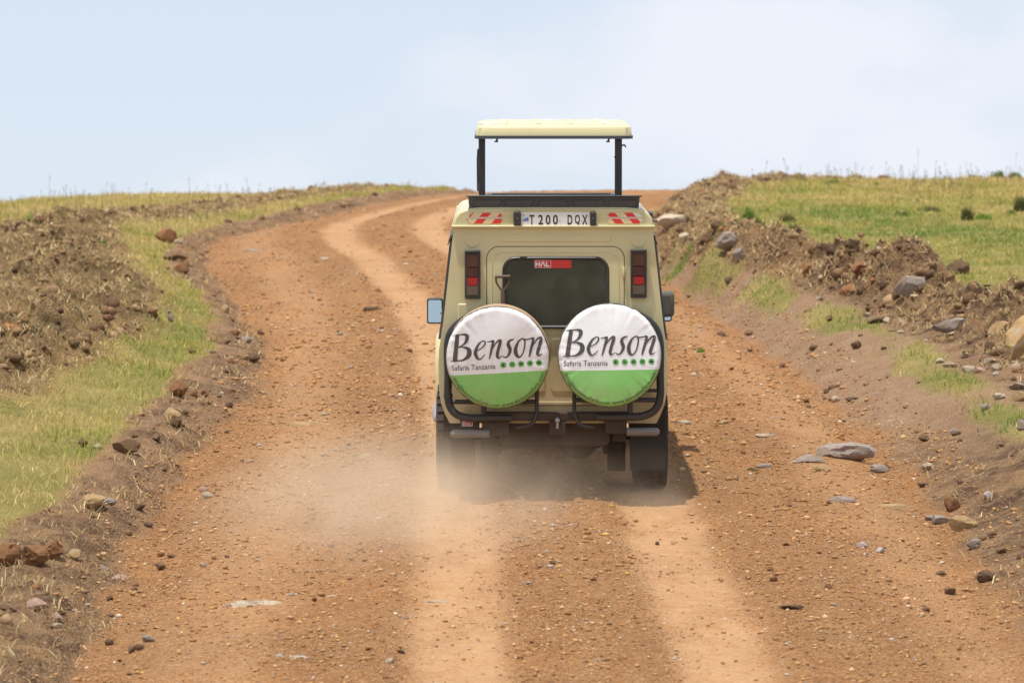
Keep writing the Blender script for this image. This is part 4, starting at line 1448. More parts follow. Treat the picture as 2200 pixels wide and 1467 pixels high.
for xs_ in (X(1051), X(1331)):
    mb = MB()
    for k in range(5):
        L_ = 0.62 - 0.10 * k
        mb.add([(xs_ + dx, AXR + dy, 0.33 - 0.018 * k + (abs(dy) / 0.62) ** 2 * 0.14 + dz) for dz in (0, 0.012) for dx in (-0.038, 0.038) for dy in (-L_, -L_ / 2, 0, L_ / 2, L_)],
               [(i, i + 1, i + 6, i + 5) for i in range(4)] + [(10 + i, 15 + i, 16 + i, 11 + i) for i in range(4)] + [(i, 10 + i, 11 + i, i + 1) for i in range(4)] + [(5 + i, 6 + i, 16 + i, 15 + i) for i in range(4)])
    mb.box((xs_, AXR - 0.70, 0.53), (0.10, 0.10, 0.22))
    mb.build('leaf_spring', M['under'], car, smooth=False)
    mb = MB()
    mb.box((xs_, AXR, 0.28), (0.135, 0.16, 0.32))
    mb.build('axle_clamp', M['under'], car, bevel=0.01)
for (xa, xb2) in ((X(1090), X(1068)), (X(1292), X(1308))):
    mb = MB()
    mb.tube([(xa, AXR - 0.12, 0.60), ((xa + xb2) / 2, AXR - 0.14, 0.42)], 0.035, 12)
    mb.tube([((xa + xb2) / 2, AXR - 0.14, 0.42), (xb2, AXR - 0.15, 0.26)], 0.022, 12)
    mb.build('shock_absorber', M['under'], car)
mb = MB()
mb.tube(smooth_path([(X(1068), AXR - 0.2, 0.36), (X(1075), AXR - 0.2, 0.315), (X(1100), AXR - 0.2, 0.325), (X(1150), AXR - 0.2, 0.35), (X(1180), AXR - 0.2, 0.37)]), 0.016, 8)
mb.tube(smooth_path([(X(1310), AXR - 0.2, 0.36), (X(1290), AXR - 0.2, 0.325), (X(1262), AXR - 0.2, 0.315), (X(1240), AXR - 0.2, 0.30)]), 0.014, 8)
mb.build('sway_bar', M['under'], car)
mb = MB()
mb.tube(smooth_path([(0.30, 0.3, 0.47), (0.34, 1.0, 0.52), (0.30, 2.0, 0.50), (0.3, 3.0, 0.5)]), 0.032, 10)
mb.build('exhaust_pipe', M['under'], car)
for (x0, x1) in ((-0.80, -0.571), (0.573, 0.835)):
    mb = MB()
    mb.add([(x, 0.42 + (0.03 if k == 1 else 0.0), z) for k, z in enumerate((0.66, 0.42, 0.18)) for x in (x0, x1)], [(0, 1, 3, 2), (2, 3, 5, 4)])
    mb.build('mud_flap', M['flap'], car, solid=0.01, smooth=False)

# --- wheels with blocked tread
def wheel(xc, yc_, s, w=0.235):
    root = MB()
    hw = w / 2
    root.lathe([(0.20, -hw * 0.72), (0.215, -hw * 0.88), (0.30, -hw * 1.0), (0.352, -hw * 0.92), (0.366, -hw * 0.76), (0.370, 0.0), (0.366, hw * 0.76), (0.352, hw * 0.92), (0.30, hw * 1.0), (0.215, hw * 0.88), (0.20, hw * 0.72)], (0, 0, 0), 'X', 48)
    nb = 34
    for k in range(nb):
        a = 2 * math.pi * k / nb
        for (u, wd, off) in ((-0.74, 0.40, 0.0), (-0.22, 0.36, 0.5), (0.26, 0.36, 0.0), (0.76, 0.40, 0.5)):
            aa = a + off * 2 * math.pi / nb
            r_ = 0.374 if abs(u) < 0.5 else 0.370
            m3 = Matrix.Rotation(aa, 3, 'X')
            bxs = []
            for dx in (-1, 1):
                for dy in (-1, 1):
                    for dz in (-1, 1):
                        p = m3 @ Vector((0, dy * 0.024, r_ + dz * 0.010))
                        bxs.append((u * hw + dx * wd * hw / 2 * 0.9, p.y, p.z))
            root.add(bxs, [(0, 1, 3, 2), (4, 6, 7, 5), (0, 4, 5, 1), (2, 3, 7, 6), (0, 2, 6, 4), (1, 5, 7, 3)])
    o = root.build('wheel', M['rubber'], car, angle=40)
    o.location = (xc, yc_, 0.384)
    rm = MB()
    rm.lathe([(0.205, -hw * 0.75), (0.195, -hw * 0.6), (0.16, -hw * 0.3), (0.205, hw * 0.1), (0.205, hw * 0.75)], (0, 0, 0), 'X', 32, False)
    rm.lathe([(0.0, s * hw * 0.35), (0.06, s * hw * 0.35), (0.075, s * hw * 0.2), (0.15, s * hw * 0.25), (0.20, s * hw * 0.1)], (0, 0, 0), 'X', 32, False)
    rm.build('rim', M['rim'], o)
    return o
wheel(-0.735, AXR, -1, 0.262)
wheel(0.737, AXR, 1, 0.262)
wheel(-0.785, AXF, -1)
wheel(0.785, AXF, 1)

# --- side steps
for s in (-1, 1):
    mb = MB()
    xo = 0.875 if s < 0 else 0.855
    yr = 1.55
    mb.tube(smooth_path([(s * 0.70, yr + 0.35, 0.44), (s * (xo - 0.06), yr + 0.05, 0.43), (s * xo, yr + 0.25, 0.43), (s * xo, 2.9, 0.43), (s * (xo - 0.1), 3.15, 0.44)]), 0.038, 12)
    mb.ball((s * (xo - 0.035), yr + 0.09, 0.43), 0.04, 12, 8)
    mb.build('side_step', M['steel'], car)
mb = MB()
mb.box((-0.845, 1.50, 0.52), (0.06, 0.06, 0.16), ('Y', 0.18))
mb.build('step_bracket', M['steel'], car, bevel=0.015)

# --- cabin: seats with olive covers, seen through the rear glass
for (xs_, yy2, ht) in ((-0.36, 0.36, 1.50), (0.08, 0.42, 1.64), (-0.36, 1.6, 1.62), (0.36, 1.6, 1.62), (0.36, 2.5, 1.62), (-0.36, 2.5, 1.62)):
    mb = MB()
    w_ = 0.25 if xs_ != 0.10 else 0.22
    pr = rrect(xs_ - w_, xs_ + w_, 0.95, ht, [0.02, 0.02, 0.10, 0.12], 6)
    mb.prism(pr, yy2 + 0.12, yy2, 0.02)
    mb.box((xs_, yy2 + 0.30, 0.98), (0.46, 0.48, 0.14))
    seat = mb.build('seat', M['canvas'], car, bevel=0.025, segs=3)
    if yy2 < 1:
        hr = MB()
        hr.prism(rrect(xs_ - 0.12, xs_ + 0.12, ht + 0.03, ht + 0.16, 0.04), yy2 + 0.10, yy2 + 0.01, 0.015)
        hr.tube([(xs_ - 0.05, yy2 + 0.05, ht - 0.02), (xs_ - 0.05, yy2 + 0.05, ht + 0.05)], 0.008, 8)
        hr.tube([(xs_ + 0.05, yy2 + 0.05, ht - 0.02), (xs_ + 0.05, yy2 + 0.05, ht + 0.05)], 0.008, 8)
        hr.build('headrest', M['canvas'], seat, bevel=0.015, segs=3)
mb = MB()
mb.box((X(1197), 0.41, Z(627)), (0.018, 0.01, 0.055))
mb.build('seat_tag', M['plate'], car)
mb = MB()
mb.box((0.30, 2.98, 1.22), (1.4, 0.2, 0.2))
mb.build('dashboard', M['inside'], car, bevel=0.03)

# --- shovel carried upright on the rear door
mb = MB()
ysh = -0.055
shx = X(1080)
mb.tube([(X(1064), ysh, Z(589.5)), (X(1096), ysh, Z(589))], [0.011, 0.011], 10)
shovel = empty('shovel')
shovel.matrix_world = Matrix.Translation((VX, VY, _g0 + 0.004)) @ Matrix.Rotation(PITCH, 4, 'X')
tag(shovel, 'old D-handled shovel strapped upright to the rear door behind the left spare wheel', 'shovel')
mb.tube(smooth_path([(X(1066), ysh, Z(589.5)), (X(1067), ysh, Z(602)), (X(1074), ysh, Z(613)), (X(1080), ysh, Z(622))]), 0.007, 8)
mb.tube(smooth_path([(X(1095), ysh, Z(589.5)), (X(1094), ysh, Z(602)), (X(1087), ysh, Z(613)), (X(1081), ysh, Z(622))]), 0.007, 8)
mb.build('grip', M['wood'], shovel)
mb = MB()
mb.tube([(shx, ysh, Z(616)), (X(1081), ysh, Z(630)), (X(1082), ysh, Z(700)), (X(1083), ysh, Z(760))], [0.010, 0.0175, 0.019, 0.019], 12)
mb.build('shaft', M['wood'], shovel)
mb = MB()
bl = [(X(1083) - 0.11, Z(775)), (X(1083) - 0.11, Z(830)), (X(1083), Z(850)), (X(1083) + 0.11, Z(830)), (X(1083) + 0.11, Z(775)), (X(1083), Z(762))]
mb.prism(bl, ysh + 0.01, ysh + 0.002)
mb.build('blade', M['steel'], shovel, bevel=0.002)

# ------------------------------------------------------------------ scattered stuff
def ico(sub):
    bm = bmesh.new()
    bmesh.ops.create_icosphere(bm, subdivisions=sub, radius=1.0)
    bm.verts.index_update()
    v = np.array([tuple(p.co) for p in bm.verts])
    f = np.array([[q.index for q in p.verts] for p in bm.faces])
    bm.free()
    return v, f
ICO1, ICO2 = ico(1), ico(2)

def lumps(name, P, rad, tint, tmpl, mat, flat=0.6, jitter=0.25, sink=0.25, smooth=False):
    """many small stones or clods as one mesh"""
    v0, f0 = tmpl
    n, m = len(P), len(v0)
    ang = RNG.uniform(0, 2 * math.pi, n)
    sc = np.stack([RNG.uniform(0.75, 1.35, n), RNG.uniform(0.75, 1.2, n), flat * RNG.uniform(0.7, 1.3, n)], 1)
    J = 1 + jitter * RNG.uniform(-1, 1, (n, m))
    V = v0[None] * J[:, :, None] * sc[:, None, :] * rad[:, None, None]
    c, s = np.cos(ang)[:, None], np.sin(ang)[:, None]
    W = np.stack([V[:, :, 0] * c - V[:, :, 1] * s, V[:, :, 0] * s + V[:, :, 1] * c, V[:, :, 2]], 2)
    W += P[:, None, :]
    W[:, :, 2] += (rad * flat * (1 - 2 * sink))[:, None]
    F = (f0[None] + (np.arange(n) * m)[:, None, None]).reshape(-1, 3)
    T = np.repeat(tint, m, axis=0)
    return mesh_np(name, W.reshape(-1, 3), F, mat, tint=np.concatenate([T, np.ones((len(T), 1))], 1), smooth=smooth)

def pick_cols(n, cols, wts, jit=0.18):
    idx = RNG.choice(len(cols), n, p=np.array(wts) / sum(wts))
    c = np.array(cols)[idx]
    return np.clip(c * (1 + jit * RNG.normal(size=(n, 1))), 0.01, 0.85)

def sample_y(n, a, b, pw):
    """more pieces near the viewer's end of the road, thinning out up the hill"""
    u = RNG.random(n)
    e = 1 - pw
    return (a ** e + u * (b ** e - a ** e)) ** (1 / e)

# gravel on the road
n = 110000
Y = sample_y(n, 19.5, 72, 2.2)
dl, dr = ditch_left(Y), ditch_right(Y)
Xs = dl - 0.35 + RNG.random(n) * (dr - dl + 0.9)
h, rut, soil, grass, bank, er, el, road = terrain(Xs, Y)
patch = fbm(Xs * 0.9, Y * 0.6, 3, 101)
keep = RNG.random(n) < np.clip(0.62 + 0.7 * patch, 0.15, 1) * (1 - 0.85 * rut)
keep &= ~((np.abs(Xs - VX) < 1.0) & (Y > 29) & (Y < 34) & (RNG.random(n) < 0.3))
Xs, Y, h = Xs[keep], Y[keep], h[keep]
rad = np.clip(RNG.lognormal(math.log(0.0056), 0.5, len(Xs)), 0.0025, 0.022) * np.clip(Y / 24, 0.9, 1.6)
col = pick_cols(len(Xs), [(0.42, 0.225, 0.095), (0.36, 0.185, 0.078), (0.50, 0.31, 0.155), (0.27, 0.145, 0.072), (0.50, 0.30, 0.10), (0.56, 0.47, 0.36), (0.40, 0.35, 0.31)], [32, 26, 24, 8, 6, 3, 1])
g = lumps('gravel', np.stack([Xs, Y, h], 1), rad, col, ICO1, M['pebble'], 0.62, 0.28, 0.3)
tag(g, 'loose orange and brown gravel strewn over the dirt road', 'gravel', kind='stuff')
print('gravel', len(Xs))

# clods on the spoil heaps and banks
n = 60000
Y = sample_y(n, 22, 81, 1.1)
side = RNG.random(n) < 0.5
Xs = np.where(side, spoil_right(Y) + RNG.normal(0, 0.55, n), spoil_left(Y) + RNG.normal(0, 0.8, n))
bk = RNG.random(n) < 0.22
Xs = np.where(bk & side, ditch_right(Y) + RNG.uniform(-0.2, 1.6, n), Xs)
Xs = np.where(bk & ~side, ditch_left(Y) + RNG.uniform(-1.1, 0.25, n), Xs)
h, rut, soil, grass, bank, er, el, road = terrain(Xs, Y)
keep = RNG.random(n) < np.clip(soil * 0.8 + 0.10 * bank - 0.4 * grass, 0, 1) * np.where(bk, 0.32, 0.5) * np.clip(0.35 + 1.5 * (fbm(Xs * 1.1, Y * 0.9, 3, 111) + 0.2), 0.05, 1)
keep &= np.abs(Xs) < 0.135 * Y + 1.0
Xs, Y, h, bk = Xs[keep], Y[keep], h[keep], bk[keep]
rad = np.clip(RNG.lognormal(math.log(0.021), 0.62, len(Xs)), 0.008, 0.085) * np.where(bk, 0.55, 1.0)
col = pick_cols(len(Xs), [(0.165, 0.092, 0.048), (0.225, 0.135, 0.070), (0.115, 0.064, 0.036), (0.30, 0.19, 0.10), (0.26, 0.12, 0.050)], [30, 30, 20, 18, 3], 0.15)
big = rad > 0.045
for nm, sel, tm in (('clods', big, ICO2), ('crumbled_earth', ~big, ICO1)):
    g = lumps(nm, np.stack([Xs[sel], Y[sel], h[sel]], 1), rad[sel], col[sel], tm, M['clod'], 0.8, 0.30, 0.46)
    tag(g, 'dug brown earth clods heaped along both sides of the road' if nm == 'clods' else 'small crumbs of dry brown earth on the heaps and banks', 'earth', kind='stuff')
print('clods', len(Xs), big.sum())

# grass blades
def blades(name, P, hgt, wid, lean, tint, label, cat='grass', parent=None, kind='stuff', local=None):
    n = len(P)
    a = RNG.uniform(0, 2 * math.pi, n)
    b = RNG.uniform(0, 2 * math.pi, n)
    wv = np.stack([np.cos(a), np.sin(a), np.zeros(n)], 1) * (wid / 2)[:, None]
    lv = np.stack([np.cos(b), np.sin(b), np.zeros(n)], 1) * (hgt * lean)[:, None]
    up = np.zeros((n, 3)); up[:, 2] = hgt
    B = P - np.array([0, 0, 0.008])
    m = B + up * 0.55 + lv * 0.35
    t = B + up * (1 - 0.25 * np.minimum(lean, 1.5)[:, None]) + lv
    V = np.stack([B - wv, B + wv, m - wv * 0.75, m + wv * 0.75, t], 1).reshape(-1, 3)
    o = np.arange(n)[:, None] * 5
    F = np.concatenate([o + np.array([[0, 1, 2]]), o + np.array([[1, 3, 2]]), o + np.array([[2, 3, 4]])], 0)
    T = np.repeat(tint, 5, axis=0)
    ob = mesh_np(name, V, F, M['blade'], parent, np.concatenate([T, np.ones((len(T), 1))], 1))
    if label:
        tag(ob, label, cat, kind=kind)
    return ob

n = 420000
Y = sample_y(n, 24.5, 84, 0.55)
side = RNG.random(n) < 0.48
Xs = np.where(side, grass_left(Y) - RNG.random(n) ** 1.1 * 8.0 + 0.25, strip_right(Y) - 0.35 + RNG.random(n) ** 1.0 * 9.5)
ok = np.abs(Xs) < 0.131 * Y + 0.8
Xs, Y, side = Xs[ok], Y[ok], side[ok]
h, rut, soil, grass, bank, er, el, road = terrain(Xs, Y)
thin = fbm(Xs * 1.3, Y * 1.1, 3, 120)
keep = RNG.random(len(Xs)) < np.clip(grass * (0.75 + 0.95 * thin), 0, 1)
Xs, Y, h, side, soil, grass = Xs[keep], Y[keep], h[keep], side[keep], soil[keep], grass[keep]
n = len(Xs)
p1 = fbm(Xs * 0.42, Y * 0.30, 4, 130) + 0.35 * fbm(Xs * 2.2, Y * 1.6, 2, 131)
edge_l = np.exp(-((grass_left(Y) - Xs) / 0.45) ** 2) * side
edge_r = np.exp(-((Xs - strip_right(Y)) / 0.35) ** 2) * (~side)
meadow = (~side) * np.exp(-((Y - 54) / 7.5) ** 2)
green = np.clip(0.24 + 1.35 * p1 + 0.35 * edge_l + 0.40 * edge_r + 0.60 * meadow - 0.12 * side + 0.10 * (~side) - 0.30 * sstep(58, 70, Y) * 1.0 + RNG.normal(0, 0.20, n), 0, 1)
cg, cy, cd = np.array([0.20, 0.28, 0.055]), np.array([0.43, 0.39, 0.095]), np.array([0.62, 0.47, 0.19])
t1 = np.clip(green * 2, 0, 1)[:, None]; t2_ = np.clip(green * 2 - 1, 0, 1)[:, None]
col = (cd * (1 - t1) + cy * t1) * (1 - t2_) + cg * t2_
col *= (1 + 0.16 * RNG.normal(size=(n, 1)))
hg = (0.028 + 0.045 * RNG.random(n) + 0.075 * np.clip(fbm(Xs * 2.6, Y * 2.0, 3, 133) + 0.1, 0, 1) + 0.05 * (RNG.random(n) < 0.06)) * (1 + 0.35 * sstep(60, 76, Y))
wd = 0.0065 * np.clip(Y / 30, 0.9, 2.4) * RNG.uniform(0.7, 1.3, n)
g = blades('turf_grass', np.stack([Xs, Y, h], 1), hg, wd, RNG.uniform(0.2, 1.3, n), np.clip(col, 0.01, 0.8), 'short yellow-green grass covering the verges and the meadow')
print('grass', n)

# straw and dead grass dragged up with the spoil
n = 230000
Y = sample_y(n, 21, 82, 1.02)
r_ = RNG.random(n)
Xs = np.where(r_ < 0.45, spoil_left(Y) + RNG.normal(0, 0.8, n), np.where(r_ < 0.85, spoil_right(Y) + RNG.normal(0, 0.5, n), np.where(r_ < 0.95, ditch_left(Y) - RNG.uniform(-0.2, 1.0, n), ditch_right(Y) + RNG.uniform(-0.3, 1.2, n))))
ok = np.abs(Xs) < 0.131 * Y + 0.6
Xs, Y = Xs[ok], Y[ok]
h, rut, soil, grass, bank, er, el, road = terrain(Xs, Y)
pt = fbm(Xs * 1.6, Y * 1.3, 3, 140)
keep = RNG.random(len(Xs)) < np.clip((soil * (1.0 - 0.55 * bank * (er + el < 0.2)) + 0.02 * bank) * (0.60 + 2.6 * pt), 0, 1)
Xs, Y, h = Xs[keep], Y[keep], h[keep]
n = len(Xs)
col = pick_cols(n, [(0.62, 0.46, 0.23), (0.52, 0.36, 0.17), (0.34, 0.22, 0.115), (0.68, 0.55, 0.31)], [3, 3, 2, 1.5])
g = blades('dead_grass', np.stack([Xs, Y, h + 0.012], 1), RNG.uniform(0.025, 0.10, n), 0.0085 * np.clip(Y / 30, 0.8, 2.0) * RNG.uniform(0.5, 1.3, n), RNG.uniform(0.4, 1.8, n), col, 'bleached dead grass tangled into the earth heaps')
print('straw', n)

# seed stalks standing on the skyline
def stalks(name, xs, ys, hts, col, label):
    mbk = []
    tris, V, T = [], [], []
    b = 0
    for x, y, ht in zip(xs, ys, hts):
        z = gz(x, y) - 0.02
        lx, ly = RNG.normal(0, 0.10) * ht, RNG.normal(0, 0.1) * ht
        w = RNG.uniform(0.0018, 0.0032)
        pts = [(x, y, z, w), (x + lx * 0.4, y + ly * 0.4, z + ht * 0.55, w), (x + lx * 0.8, y + ly, z + ht * 0.82, w * 0.8), (x + lx * 0.95, y + ly, z + ht * 0.9, w * 2.4), (x + lx * 1.15, y + ly, z + ht, w * 0.4)]
        for (px_, py_, pz_, ww) in pts:
            V += [(px_ - ww, py_, pz_), (px_ + ww, py_, pz_), (px_, py_ + ww * 1.7, pz_)]
        for k in range(4):
            q = b + 3 * k
            for (i, j) in ((0, 1), (1, 2), (2, 0)):
                tris += [(q + i, q + j, q + j + 3), (q + i, q + j + 3, q + i + 3)]
        c = np.array(col) * (1 + 0.2 * RNG.normal())
        T += [(*np.clip(c, 0.01, 0.8), 1)] * 15
        b += 15
    o = mesh_np(name, np.array(V), np.array(tris), M['blade'], tint=np.array(T))
    tag(o, label, 'grass', kind='stuff')
ns = 900
ys = RNG.uniform(64, 78, ns)
xs = -RNG.uniform(0.060, 0.131, ns) * ys
xs = np.where(RNG.random(ns) < 0.2, -RNG.uniform(0.02, 0.07, ns) * ys, xs)
ok = (terrain(xs, ys)[3] > 0.3) & (RNG.random(ns) < np.clip(0.35 + 1.8 * fbm(xs * 0.9, ys * 0.3, 2, 150), 0.05, 1))
stalks('seed_stalks', xs[ok], ys[ok], np.clip(RNG.lognormal(math.log(0.20), 0.42, ns), 0.1, 0.62)[ok], (0.30, 0.23, 0.15), 'thin dry seed stalks standing on the left skyline')
ns = 800
ys = RNG.uniform(66, 80, ns)
xs = RNG.uniform(0.058, 0.131, ns) * ys
ok = (terrain(xs, ys)[3] > 0.3) & (RNG.random(ns) < np.clip(0.35 + 1.8 * fbm(xs * 0.9, ys * 0.3, 2, 151), 0.05, 1))
stalks('seed_stalks', xs[ok], ys[ok], np.clip(RNG.lognormal(math.log(0.22), 0.42, ns), 0.1, 0.65)[ok], (0.25, 0.21, 0.13), 'thin grey-brown seed stalks standing on the right skyline')

# ------------------------------------------------------------------ tufts of taller grass, one by one
def tuft(px, py, w, hpx, tone, label):
    x, y, z = on_ground(px, py)
    k = F_PX / y
    W, H = w / k, hpx / k
    n = int(90 + 900 * W * H * 4)
    n = min(n, 420)
    a, r = RNG.uniform(0, 2 * math.pi, n), np.sqrt(RNG.random(n)) * W / 2
    P = np.stack([r * np.cos(a), r * np.sin(a) * 0.7, np.zeros(n)], 1)
    P[:, 2] = terrain(x + P[:, 0], y + P[:, 1])[0] - z
    tones = {'green': ((0.15, 0.24, 0.05), (0.23, 0.30, 0.07)), 'dark': ((0.12, 0.14, 0.05), (0.20, 0.19, 0.075)), 'bright': ((0.20, 0.34, 0.05), (0.26, 0.38, 0.08)), 'dry': ((0.24, 0.19, 0.08), (0.17, 0.17, 0.06))}[tone]
    t = RNG.random((n, 1))
    col = np.array(tones[0]) * t + np.array(tones[1]) * (1 - t)
    col *= 1 + 0.15 * RNG.normal(size=(n, 1))
    o = blades('grass_tuft', P, H * RNG.uniform(0.45, 1.15, n) * (1 - 0.5 * (r / (W / 2)) ** 2), np.full(n, 0.011) * RNG.uniform(0.7, 1.3, n), RNG.uniform(0.1, 0.6, n), np.clip(col, 0.01, 0.7), None)
    o.location = (x, y, z)
    tag(o, label, 'grass tuft', 'taller tufts in the grass')
for a in [
    (1614, 466, 52, 32, 'green', 'big dark green tuft behind the spoil heap, nearest the road'),
    (1548, 490, 34, 18, 'green', 'green tuft at the edge of the spoil above the grey slab'),
    (1690, 478, 40, 26, 'dry', 'half dry tuft right of the big dark green tuft'),
    (1697, 490, 26, 14, 'bright', 'bright green tuft in front of the half dry tuft'),
    (1774, 498, 15, 13, 'green', 'small lone dark tuft in the middle of the green meadow'),
    (1936, 464, 34, 16, 'dark', 'low dark tuft in mid meadow, left of the two dark ones'),
    (1997, 455, 52, 16, 'dark', 'wide dark flattened tuft in mid meadow'),
    (2078, 474, 26, 40, 'dark', 'tall dark stalky tuft beside the bright green tuft at right'),
    (2114, 472, 36, 20, 'bright', 'bright green tuft beside the tall dark stalky tuft'),
    (2172, 464, 22, 20, 'green', 'green tuft near the right edge of the meadow'),
    (2192, 455, 24, 44, 'dark', 'tall brownish tuft at the far right edge of the meadow'),
    (1790, 398, 46, 16, 'green', 'dark green tuft just below the skyline mounds'),
    (1884, 400, 18, 12, 'green', 'small green tuft under the rightmost skyline mounds'),
    (2008, 386, 30, 11, 'green', 'left of two green tufts on the right skyline'),
    (2032, 386, 26, 10, 'green', 'right of two green tufts beside the rounded skyline mound'),
    (2142, 378, 30, 11, 'green', 'round green bush-like tuft on the right skyline'),
    (2182, 376, 30, 15, 'green', 'tallest green tuft at the right end of the skyline'),
    (62, 470, 52, 18, 'bright', 'bright green tuft on the far left slope under the skyline'),
    (1506, 757, 16, 15, 'bright', 'tiny lone green tuft growing on the road beside the vehicle'),
    (1460, 582, 70, 16, 'bright', 'bright green patch at the foot of the spoil right of the vehicle'),
    (228, 530, 30, 12, 'green', 'small green tuft on the left verge near the rust-brown boulder'),
    (1620, 1012, 34, 8, 'dry', 'flat weedy tuft on the gravel right of the rear wheel'),
]:
    tuft(*a)

# ------------------------------------------------------------------ rocks and large clods, one by one
from mathutils import noise as mnoise
def rock_mesh(name, seed, cuts=5, rough=0.22, sub=3, squash=(1, 1, 1)):
    rr = random.Random(seed)
    bm = bmesh.new()
    bmesh.ops.create_icosphere(bm, subdivisions=sub, radius=1.0)
    planes = []
    for _ in range(cuts + 4):
        d = Vector((rr.uniform(-1, 1), rr.uniform(-1, 1), rr.uniform(-0.6, 1))).normalized()
        planes.append((d, rr.uniform(0.52, 0.86)))
    off = Vector((seed * 3.1, seed * 1.7, seed * 0.9))
    for v in bm.verts:
        p = v.co.copy()
        q = Vector((p.x, p.y, p.z * 2.2))
        p *= 1 + rough * (1.1 * mnoise.noise(q * 1.2 + off) + 0.7 * mnoise.noise(q * 2.9 + off))
        for d, k in planes:
            s = p.dot(d)
            if s > k:
                p -= d * (s - k) * 0.92
        q = Vector((p.x, p.y, p.z * 2.5))
        p *= 1 + 0.45 * rough * mnoise.noise(q * 5.5 + off) + 0.25 * rough * mnoise.noise(q * 11 + off)
        v.co = p
    xs_ = [v.co.x for v in bm.verts]; ys_ = [v.co.y for v in bm.verts]; zs_ = [v.co.z for v in bm.verts]
    for v in bm.verts:                       # normalise to a unit box, base at 0
        v.co.x = (v.co.x - (max(xs_) + min(xs_)) / 2) / (max(xs_) - min(xs_)) * squash[0]
        v.co.y = (v.co.y - (max(ys_) + min(ys_)) / 2) / (max(ys_) - min(ys_)) * squash[1]
        v.co.z = (v.co.z - min(zs_)) / (max(zs_) - min(zs_)) * squash[2]
    me = bpy.data.meshes.new(name)
    bm.to_mesh(me)
    bm.free()
    me.polygons.foreach_set('use_smooth', [True] * len(me.polygons))
    me.set_sharp_from_angle(angle=R(26))
    return me

_rs = [0]
def rock(px, py, w, hpx, mat, label, name='stone', cat='stone', depth=0.8, rot=0.0, tilt=(0, 0), sink=0.22, cuts=5, rough=0.22, group='stones and clods beside the road'):
    """px,py: foot of the stone in the photograph; w,hpx: its size there"""
    _rs[0] += 1
    x, y, z = on_ground(px, py)
    k = F_PX / y
    me = rock_mesh(name, _rs[0], cuts, rough, 3 if w > 24 else 2)
    me.materials.append(M[mat])
    o = bpy.data.objects.new(name, me)
    link(o)
    W, H = w / k, hpx / k
    o.scale = (W, W * depth, H / (1 - sink))
    o.location = (x, y + W * depth * 0.3, gz(x, y + W * depth * 0.3) - H * sink / (1 - sink))
    o.rotation_euler = (R(tilt[0]), R(tilt[1]), R(rot))
    tag(o, label, cat, group)
    return o
C = dict(name='earth_clod', cat='clod')
rock(355, 523, 48, 33, 'r_rust', 'large rounded rust-brown clod on the far left verge, biggest by the road', cuts=3, depth=0.8, sink=0.12, **C)
rock(381, 524, 26, 9, 'r_pale', 'pale flat stone touching the large rust-brown clod on the left')
rock(378, 560, 56, 22, 'r_brown', 'wide brown clod below the large rust-brown clod', rough=0.35, **C)
rock(388, 586, 36, 20, 'r_rust', 'reddish clod at the left ditch, second below the large rust-brown clod', rough=0.3, **C)
rock(490, 478, 18, 10, 'r_brown', 'small brown clod on the far left road edge under the grass', **C)
rock(562, 474, 16, 10, 'r_brown', 'small dark clod highest up the left road edge', **C)
rock(383, 858, 40, 34, 'r_rust', 'blocky rust-brown clod at the edge of the left grass', cuts=6, sink=0.1, **C)
rock(415, 854, 20, 18, 'r_rust', 'small orange clod right beside the blocky rust-brown clod', **C)
rock(438, 852, 22, 12, 'r_rust', 'crumbling orange clod two to the right of the blocky clod', rough=0.4, **C)
rock(370, 902, 42, 28, 'r_ochre', 'wedge-shaped ochre stone leaning on a dark clod by the left verge', cuts=7)
rock(376, 921, 30, 20, 'r_dark', 'dark brown clod under the ochre wedge stone', sink=0.1, **C)
rock(492, 877, 19, 13, 'r_dark', 'small dark clod at the left gravel edge beside straw', **C)
rock(270, 979, 62, 32, 'r_brown', 'long rounded brown clod lying on the left bank', depth=0.6, cuts=4, sink=0.12, **C)
rock(178, 961, 23, 19, 'r_dark', 'small dark clod at the grass edge left of the long brown clod', sink=0.1, **C)
rock(210, 964, 20, 10, 'r_pale', 'small cream stone between the dark clod and the long brown clod')
rock(196, 1096, 62, 26, 'r_ochre', 'ochre stone with grey side lying on the left bank', cuts=7, depth=0.6)
rock(235, 1085, 30, 14, 'r_grey', 'grey splinter of stone against the ochre stone on the left bank', cuts=7)
rock(18, 1217, 52, 50, 'r_rust', 'rust-brown clod at the left edge of the picture, tallest of three', sink=0.15, **C)
rock(74, 1222, 62, 42, 'r_rust', 'middle rust-brown clod of the three at the left edge', rough=0.32, sink=0.15, **C)
rock(114, 1206, 46, 42, 'r_rust', 'right-hand rust-brown clod of the three at the left edge', rough=0.3, sink=0.15, **C)
rock(158, 1204, 34, 26, 'r_ochre', 'tan clod right of the three rust-brown clods', **C)
rock(78, 1315, 48, 24, 'r_pink', 'pinkish white stone on the dark soil at lower left', cuts=7)
rock(122, 1336, 24, 18, 'r_pink', 'small reddish stone right of the pinkish white stone')
rock(122, 1350, 26, 12, 'r_pale', 'flat cream stone under the small reddish stone')
rock(222, 1228, 26, 11, 'r_grey', 'flat grey stone on the left bank below the clods', cuts=6)
rock(445, 1072, 26, 16, 'r_pale', 'pale flat stone lying on the left side of the gravel', cuts=6)
rock(436, 1056, 20, 12, 'r_pink', 'brownish stone just above the pale flat stone on the gravel')
rock(300, 1100, 24, 12, 'r_dark', 'dark clod in the left ditch beside the bare sand', **C)
rock(318, 1136, 24, 11, 'r_dark', 'dark flat clod lower in the left ditch', **C)
rock(345, 1198, 16, 10, 'r_rust', 'small rust clod on the gravel below the left ditch', **C)
rock(254, 1246, 40, 12, 'r_pink', 'flat pink-brown stone in the left ditch bottom', cuts=6, sink=0.4)
